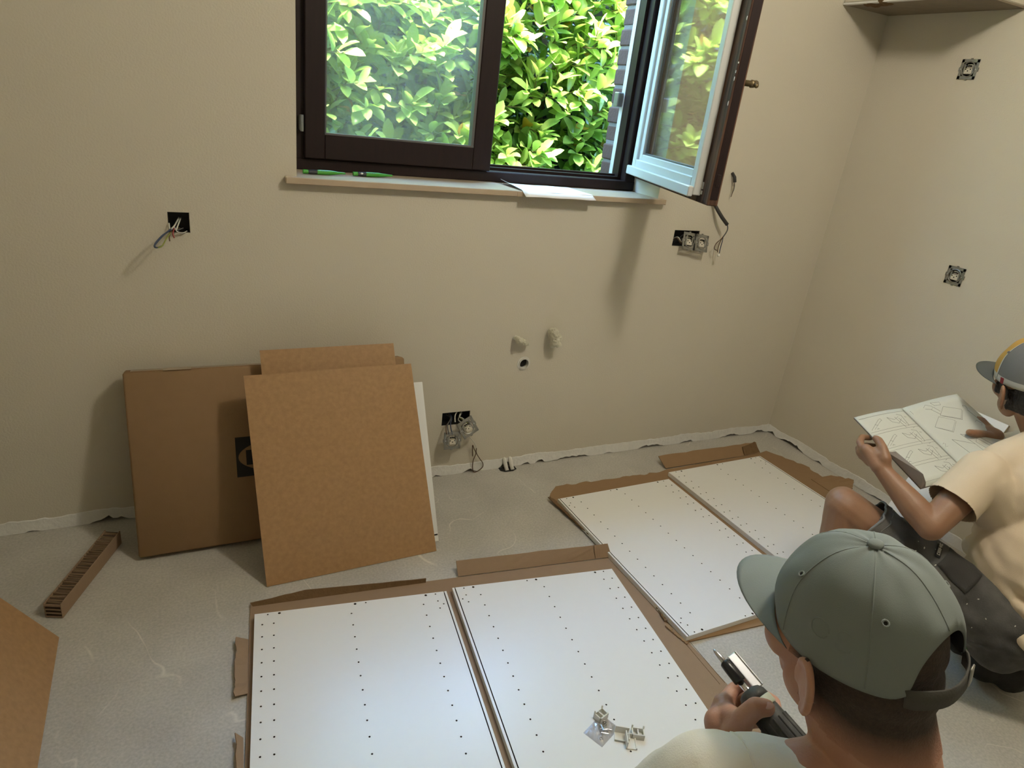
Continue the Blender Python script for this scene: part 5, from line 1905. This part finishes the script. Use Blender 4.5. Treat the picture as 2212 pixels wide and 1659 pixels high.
# hem band, pocket flap, label, paint flecks
axh = (KN2 - HL2).normalized()
hx, hy, _ = frame_from(axh)
bmh = bmesh.new()
bmh.from_mesh(me)
hc = KN2.lerp(HL2, .14)
rim = [v.co.copy() for v in bmh.verts if v.is_boundary and (v.co - hc).length < .14]
bmh.free()
rim.sort(key=lambda p: math.atan2((p - hc).dot(hy), (p - hc).dot(hx)))
mb = MB()
mb.tube(rim[::3], .0035, 6, closed=True)
mb.tube([p - axh * .022 + (p - hc).normalized() * .001 for p in rim[::3]], .0012, 5, closed=True)
mb.obj('hem', M['hemgrey'], SH2, True)
rnd = random.Random(17)
def surf(o, p, d):
    ok, loc, n, i = o.ray_cast(p, d)
    return (loc, n) if ok else (None, None)
bpy.context.view_layer.update()
mb = MB()
view = V((-.75, -.35, .55)).normalized()
for k in range(22):
    c = HL2.lerp(KN2, rnd.uniform(.0, .85)) + V((rnd.uniform(-.06, .06), rnd.uniform(-.05, .05), rnd.uniform(-.07, .07)))
    loc, n = surf(SH2, c + view * .3, -view)
    if loc is not None and (loc - c).length < .2:
        x, y, z = frame_from(n)
        t = rnd.random() * 3
        xx = x * math.cos(t) + y * math.sin(t)
        s = rnd.uniform(.0009, .0022)
        yy = n.cross(xx)
        mb.quadslab([loc + xx * s * 2 + n * .0008, loc + yy * s + n * .0008, loc - xx * s * 1.6 + n * .0008, loc - yy * s * .8 + n * .0008], n, .0012)
tag(mb.obj('paint_fleck', M['spatter'], SH2), kind='stuff')
def patch(px, w_, h_, m, name, parent, ang, lift=.002, nw=6, nh=6):
    """small cloth patch pressed onto the shorts around the point px"""
    loc, n = surf(SH2, V(px) + view * .25, -view)
    if loc is None:
        return None
    x = (right - n * right.dot(n)).normalized()
    y = n.cross(x)
    xx, yy = x * math.cos(ang) + y * math.sin(ang), y * math.cos(ang) - x * math.sin(ang)
    vs, fs = [], []
    for j in range(nh + 1):
        for i in range(nw + 1):
            c = loc + xx * (i / nw - .5) * w_ + yy * (j / nh - .5) * h_
            l2, n2 = surf(SH2, c + n * .08, -n)
            vs.append((l2 + n * lift) if l2 is not None else c)
    for j in range(nh):
        for i in range(nw):
            a = j * (nw + 1) + i
            fs.append((a, a + 1, a + nw + 2, a + nw + 1))
    o = MB().add(vs, fs).obj(name, m, parent, True)
    solid(o, .0022, -1)
    return o
patch((-0.9403, -1.5081, 0.4574), .10, .085, M['pants'], 'thigh_pocket', SH2, -.9, .004, 10, 10)
lb = patch((-0.9721, -1.4515, 0.4891), .055, .016, M['penblack'], 'pocket_label', SH2, .95, .005)
if lb:
    loc, n = surf(SH2, V((-0.9721, -1.4515, 0.4891)) + view * .25, -view)
    x = (right - n * right.dot(n)).normalized()
    y = n.cross(x)
    # the worn block letters are too small to read: a row of broken strokes
    xx, yy = x * math.cos(.95) + y * math.sin(.95), y * math.cos(.95) - x * math.sin(.95)
    TL2 = local(loc + n * .0062, xx, yy, n)
    mb = MB()
    for k, parts in enumerate(('lb', 'lrm', 'lr', 'lm', 'lrm', 'lb')):
        u0 = -.022 + .0076 * k
        for c in parts:
            if c == 'l':
                mb.box(u0, u0 + .0022, -.0042, .0042, 0, .0006, 0, TL2)
            elif c == 'r':
                mb.box(u0 + .0040, u0 + .0058, -.0042, .0042, 0, .0006, 0, TL2)
            elif c == 'm':
                mb.box(u0 + .002, u0 + .0058, -.0009, .0009, 0, .0006, 0, TL2)
            else:
                mb.box(u0 + .002, u0 + .0056, -.0042, -.0022, 0, .0006, 0, TL2).box(u0 + .002, u0 + .0056, .0018, .0042, 0, .0006, 0, TL2)
    mb.obj('lettering', M['spatter'], lb)
# shoes
mb = MB()
mb.cap(AR2 + V((0, 0, .0)), .050, AR2 - F2v * .075 - UP * .040 + V((.02, 0, 0)), .048)
mb.cap(AR2 - F2v * .02 - UP * .035 + L2 * .02, .046, AR2 - F2v * .05 - UP * .04 - L2 * .035, .046)
mb.cap(AR2 + F2v * .06 - UP * .01, .048, AR2 + V((0, 0, .01)), .050)
me = blob(mb, .006, 3)
displace(me, lambda q: .003 * noise.noise(q * 45))
for v in me.vertices:
    v.co.z = max(v.co.z, .002)
me.materials.append(M['shoe'])
o = link('shoe', me, P2, True)
bpy.context.view_layer.update()
tgp = V((-0.7901, -1.5431, 0.1632))
TT = local(tgp, right, -down, -fwd)
mb = MB()
mb.cbox(-.016, .014, -.012, .010, 0, .004, .001, 0, TT)
mb.cbox(.010, .019, -.010, .004, 0, .0035, .001, 0, TT)
mb.cbox(-.002, .006, .008, .014, 0, .0035, .001, 0, TT)
g = mb.obj('pull_tag', M['greentag'], o)
MB().lathe(TT @ V((-.002, -.001, .0036)), -fwd, [(0, .0032), (.001, .0032)], 10).obj('tag_hole', M['dark'], g)
mb = MB()
mb.cap(FT2 - UP * .01, .045, FT2 + F2v * .15 - UP * .038, .034)
me = blob(mb, .006, 3)
for v in me.vertices:
    v.co.z = max(v.co.z, .002)
me.materials.append(M['shoe'])
link('shoe', me, P2, True)

# ---- the manual in the reader's hands
mn = empty('assembly_manual', (-0.8398, -1.2068, 0.6625), 'open white assembly manual with line drawings in the seated reader\'s hands', 'booklet')
TL, BL, ST = V((-0.9469, -1.0714, 0.6981)), V((-0.9495, -1.3359, 0.6033)), V((-0.7460, -1.0839, 0.7167))
hv = (BL - TL)
wv1 = ST - TL
TRp = V((-0.5232, -1.1089, 0.7595))
wv2 = TRp - ST
pn = wv1.cross(hv).normalized()
if pn.dot(view) < 0:
    pn = -pn
pn2 = wv2.cross(hv).normalized()
if pn2.dot(view) < 0:
    pn2 = -pn2
def lpage(s, t):
    """left page: s from the outer edge to the fold, t from the top down"""
    return TL + wv1 * s + hv * t + pn * (.006 * math.sin(s * math.pi))
def rpage(s, t):
    return ST + wv2 * s + hv * t + pn2 * (.006 * math.sin(s * math.pi) - .010 * s * s * 0)
def page(fn, name, m, off):
    vs, fs = [], []
    nx, ny = 14, 10
    for j in range(ny + 1):
        for i in range(nx + 1):
            vs.append(fn(i / nx, j / ny) - pn * off)
    for j in range(ny):
        for i in range(nx):
            a = j * (nx + 1) + i
            fs.append((a, a + 1, a + nx + 2, a + nx + 1))
    o = MB().add(vs, fs).obj(name, m, mn, True)
    solid(o, .0012, -1 if False else 0)
    return o
lp = page(lpage, 'page', M['page'], 0)
rp = page(rpage, 'page', M['page'], 0)
page(lpage, 'cover', M['pageback'], .004)
page(rpage, 'cover', M['pageback'], .004)
# dark turned-up corner flap of the left cover
fl = [V((-0.9681, -1.2197, 0.6591)), V((-0.9554, -1.2344, 0.6685)), V((-0.9565, -1.3296, 0.6477)), V((-0.9544, -1.3383, 0.6056))]
mb = MB()
mb.quadslab(fl, pn, .0012)
mb.quadslab([fl[3], fl[2], V((-0.9512, -1.3422, 0.6272)), V((-0.9465, -1.3438, 0.6107))], pn, .001)
cf = mb.obj('curled_cover', M['pageback'], mn)
mb = MB()
e0, e1 = fl[3] - fl[0], fl[2] - fl[1]
for k in range(4):
    a = fl[0].lerp(fl[3], .80) .lerp(fl[1].lerp(fl[2], .80), .25 + .17 * k) + pn * .001
    mb.tube([a, a + e0.normalized() * .012], .0008, 4)
mb.tube([fl[0].lerp(fl[1], .75) + pn * .001, fl[3].lerp(fl[2], .6) + pn * .001], .0005, 4)
mb.obj('printed_code', M['ink'], cf)

def draw(fn, n, polys, name, parent, r=.00045):
    mb = MB()
    for pl in polys:
        pts = []
        for i in range(len(pl) - 1):
            (a, b), (c, d) = pl[i], pl[i + 1]
            k = max(1, int(math.hypot(c - a, d - b) / .12))
            for q in range(k):
                pts.append(fn(a + (c - a) * q / k, b + (d - b) * q / k) + n * .0008)
        pts.append(fn(*pl[-1]) + n * .0008)
        if len(pts) > 1:
            mb.tube(pts, r, 4)
    return tag(mb.obj(name, M['ink'], parent), kind='stuff')
def cube_icon(x, y, s):
    """little assembly picture: gripped folded board"""
    return [[(x, y), (x + .09 * s, y + .04 * s), (x + .20 * s, y + .01 * s)],
            [(x, y), (x + .02 * s, y + .06 * s), (x + .11 * s, y + .09 * s), (x + .22 * s, y + .04 * s)],
            [(x + .13 * s, y + .01 * s), (x + .16 * s, y + .15 * s), (x + .24 * s, y + .13 * s), (x + .27 * s, y + .0 * s), (x + .20 * s, y - .02 * s)],
            [(x + .18 * s, y + .03 * s), (x + .21 * s, y + .11 * s), (x + .25 * s, y + .09 * s)],
            [(x + .30 * s, y + .02 * s), (x + .33 * s, y + .03 * s)], [(x + .26 * s, y + .17 * s), (x + .30 * s, y + .16 * s)]]
pl = []
for k in range(4):
    y0, y1 = .045 + .235 * k, .245 + .235 * k
    pl += [[(.03, y0), (.97, y0)], [(.03, y1), (.97, y1)]]
    xo = .08 if k < 3 else .30
    if k < 3:
        pl += [[(xo, y1 - .03), (xo + .26, y0 + .06), (xo + .30, y0 + .05), (xo + .31, y0 + .075), (xo + .27, y0 + .085), (xo + .06, y1 - .03)],
               [(xo + .13, y0 + .11), (xo + .17, y0 + .13)], [(xo + .10, y1 - .02), (xo + .12, y1 - .035), (xo + .14, y1 - .02)]]
    pl += cube_icon(.52, y0 + .055, 1.15)
pl += [[(.985, .02), (.985, .98)], [(.97, .03), (.97, .97)]]
draw(lpage, pn, pl, 'printed_drawing', lp)
def sc_(pts, x, y, s):
    return [(x + a * s, y + b * s) for a, b in pts]
pr = [sc_([(0, .02), (.03, 0), (.03, .1)], .05, .07, .5), sc_([(0, .02), (.04, 0), (.07, .03), (0, .1), (.08, .1)], .05, .56, .5)]
pr += [[(.17, .35), (.36, .24), (.53, .34), (.34, .46), (.17, .35)], [(.40, .23), (.57, .13), (.80, .22), (.64, .34), (.40, .23)],
       [(.19, .365), (.34, .475), (.53, .355)], [(.42, .245), (.64, .355), (.80, .235)],
       [(.28, .08), (.34, .05), (.42, .09), (.37, .13), (.29, .10)], [(.44, .04), (.58, .06), (.56, .10), (.46, .09), (.44, .04)], [(.42, .10), (.46, .18)], [(.36, .13), (.42, .22)],
       [(.86, .20), (.88, .17), (.92, .19), (.90, .23)], [(.88, .24), (.90, .40)], [(.80, .42), (.84, .40), (.88, .46), (.84, .48)],
       [(.22, .55), (.30, .88), (.52, .98), (.46, .68), (.22, .55)], [(.40, .52), (.62, .62), (.74, .82)], [(.50, .66), (.56, .62), (.68, .82), (.60, .86), (.50, .66)], [(.40, .52), (.46, .68)]]
draw(rpage, pn2, pr, 'printed_drawing', rp)
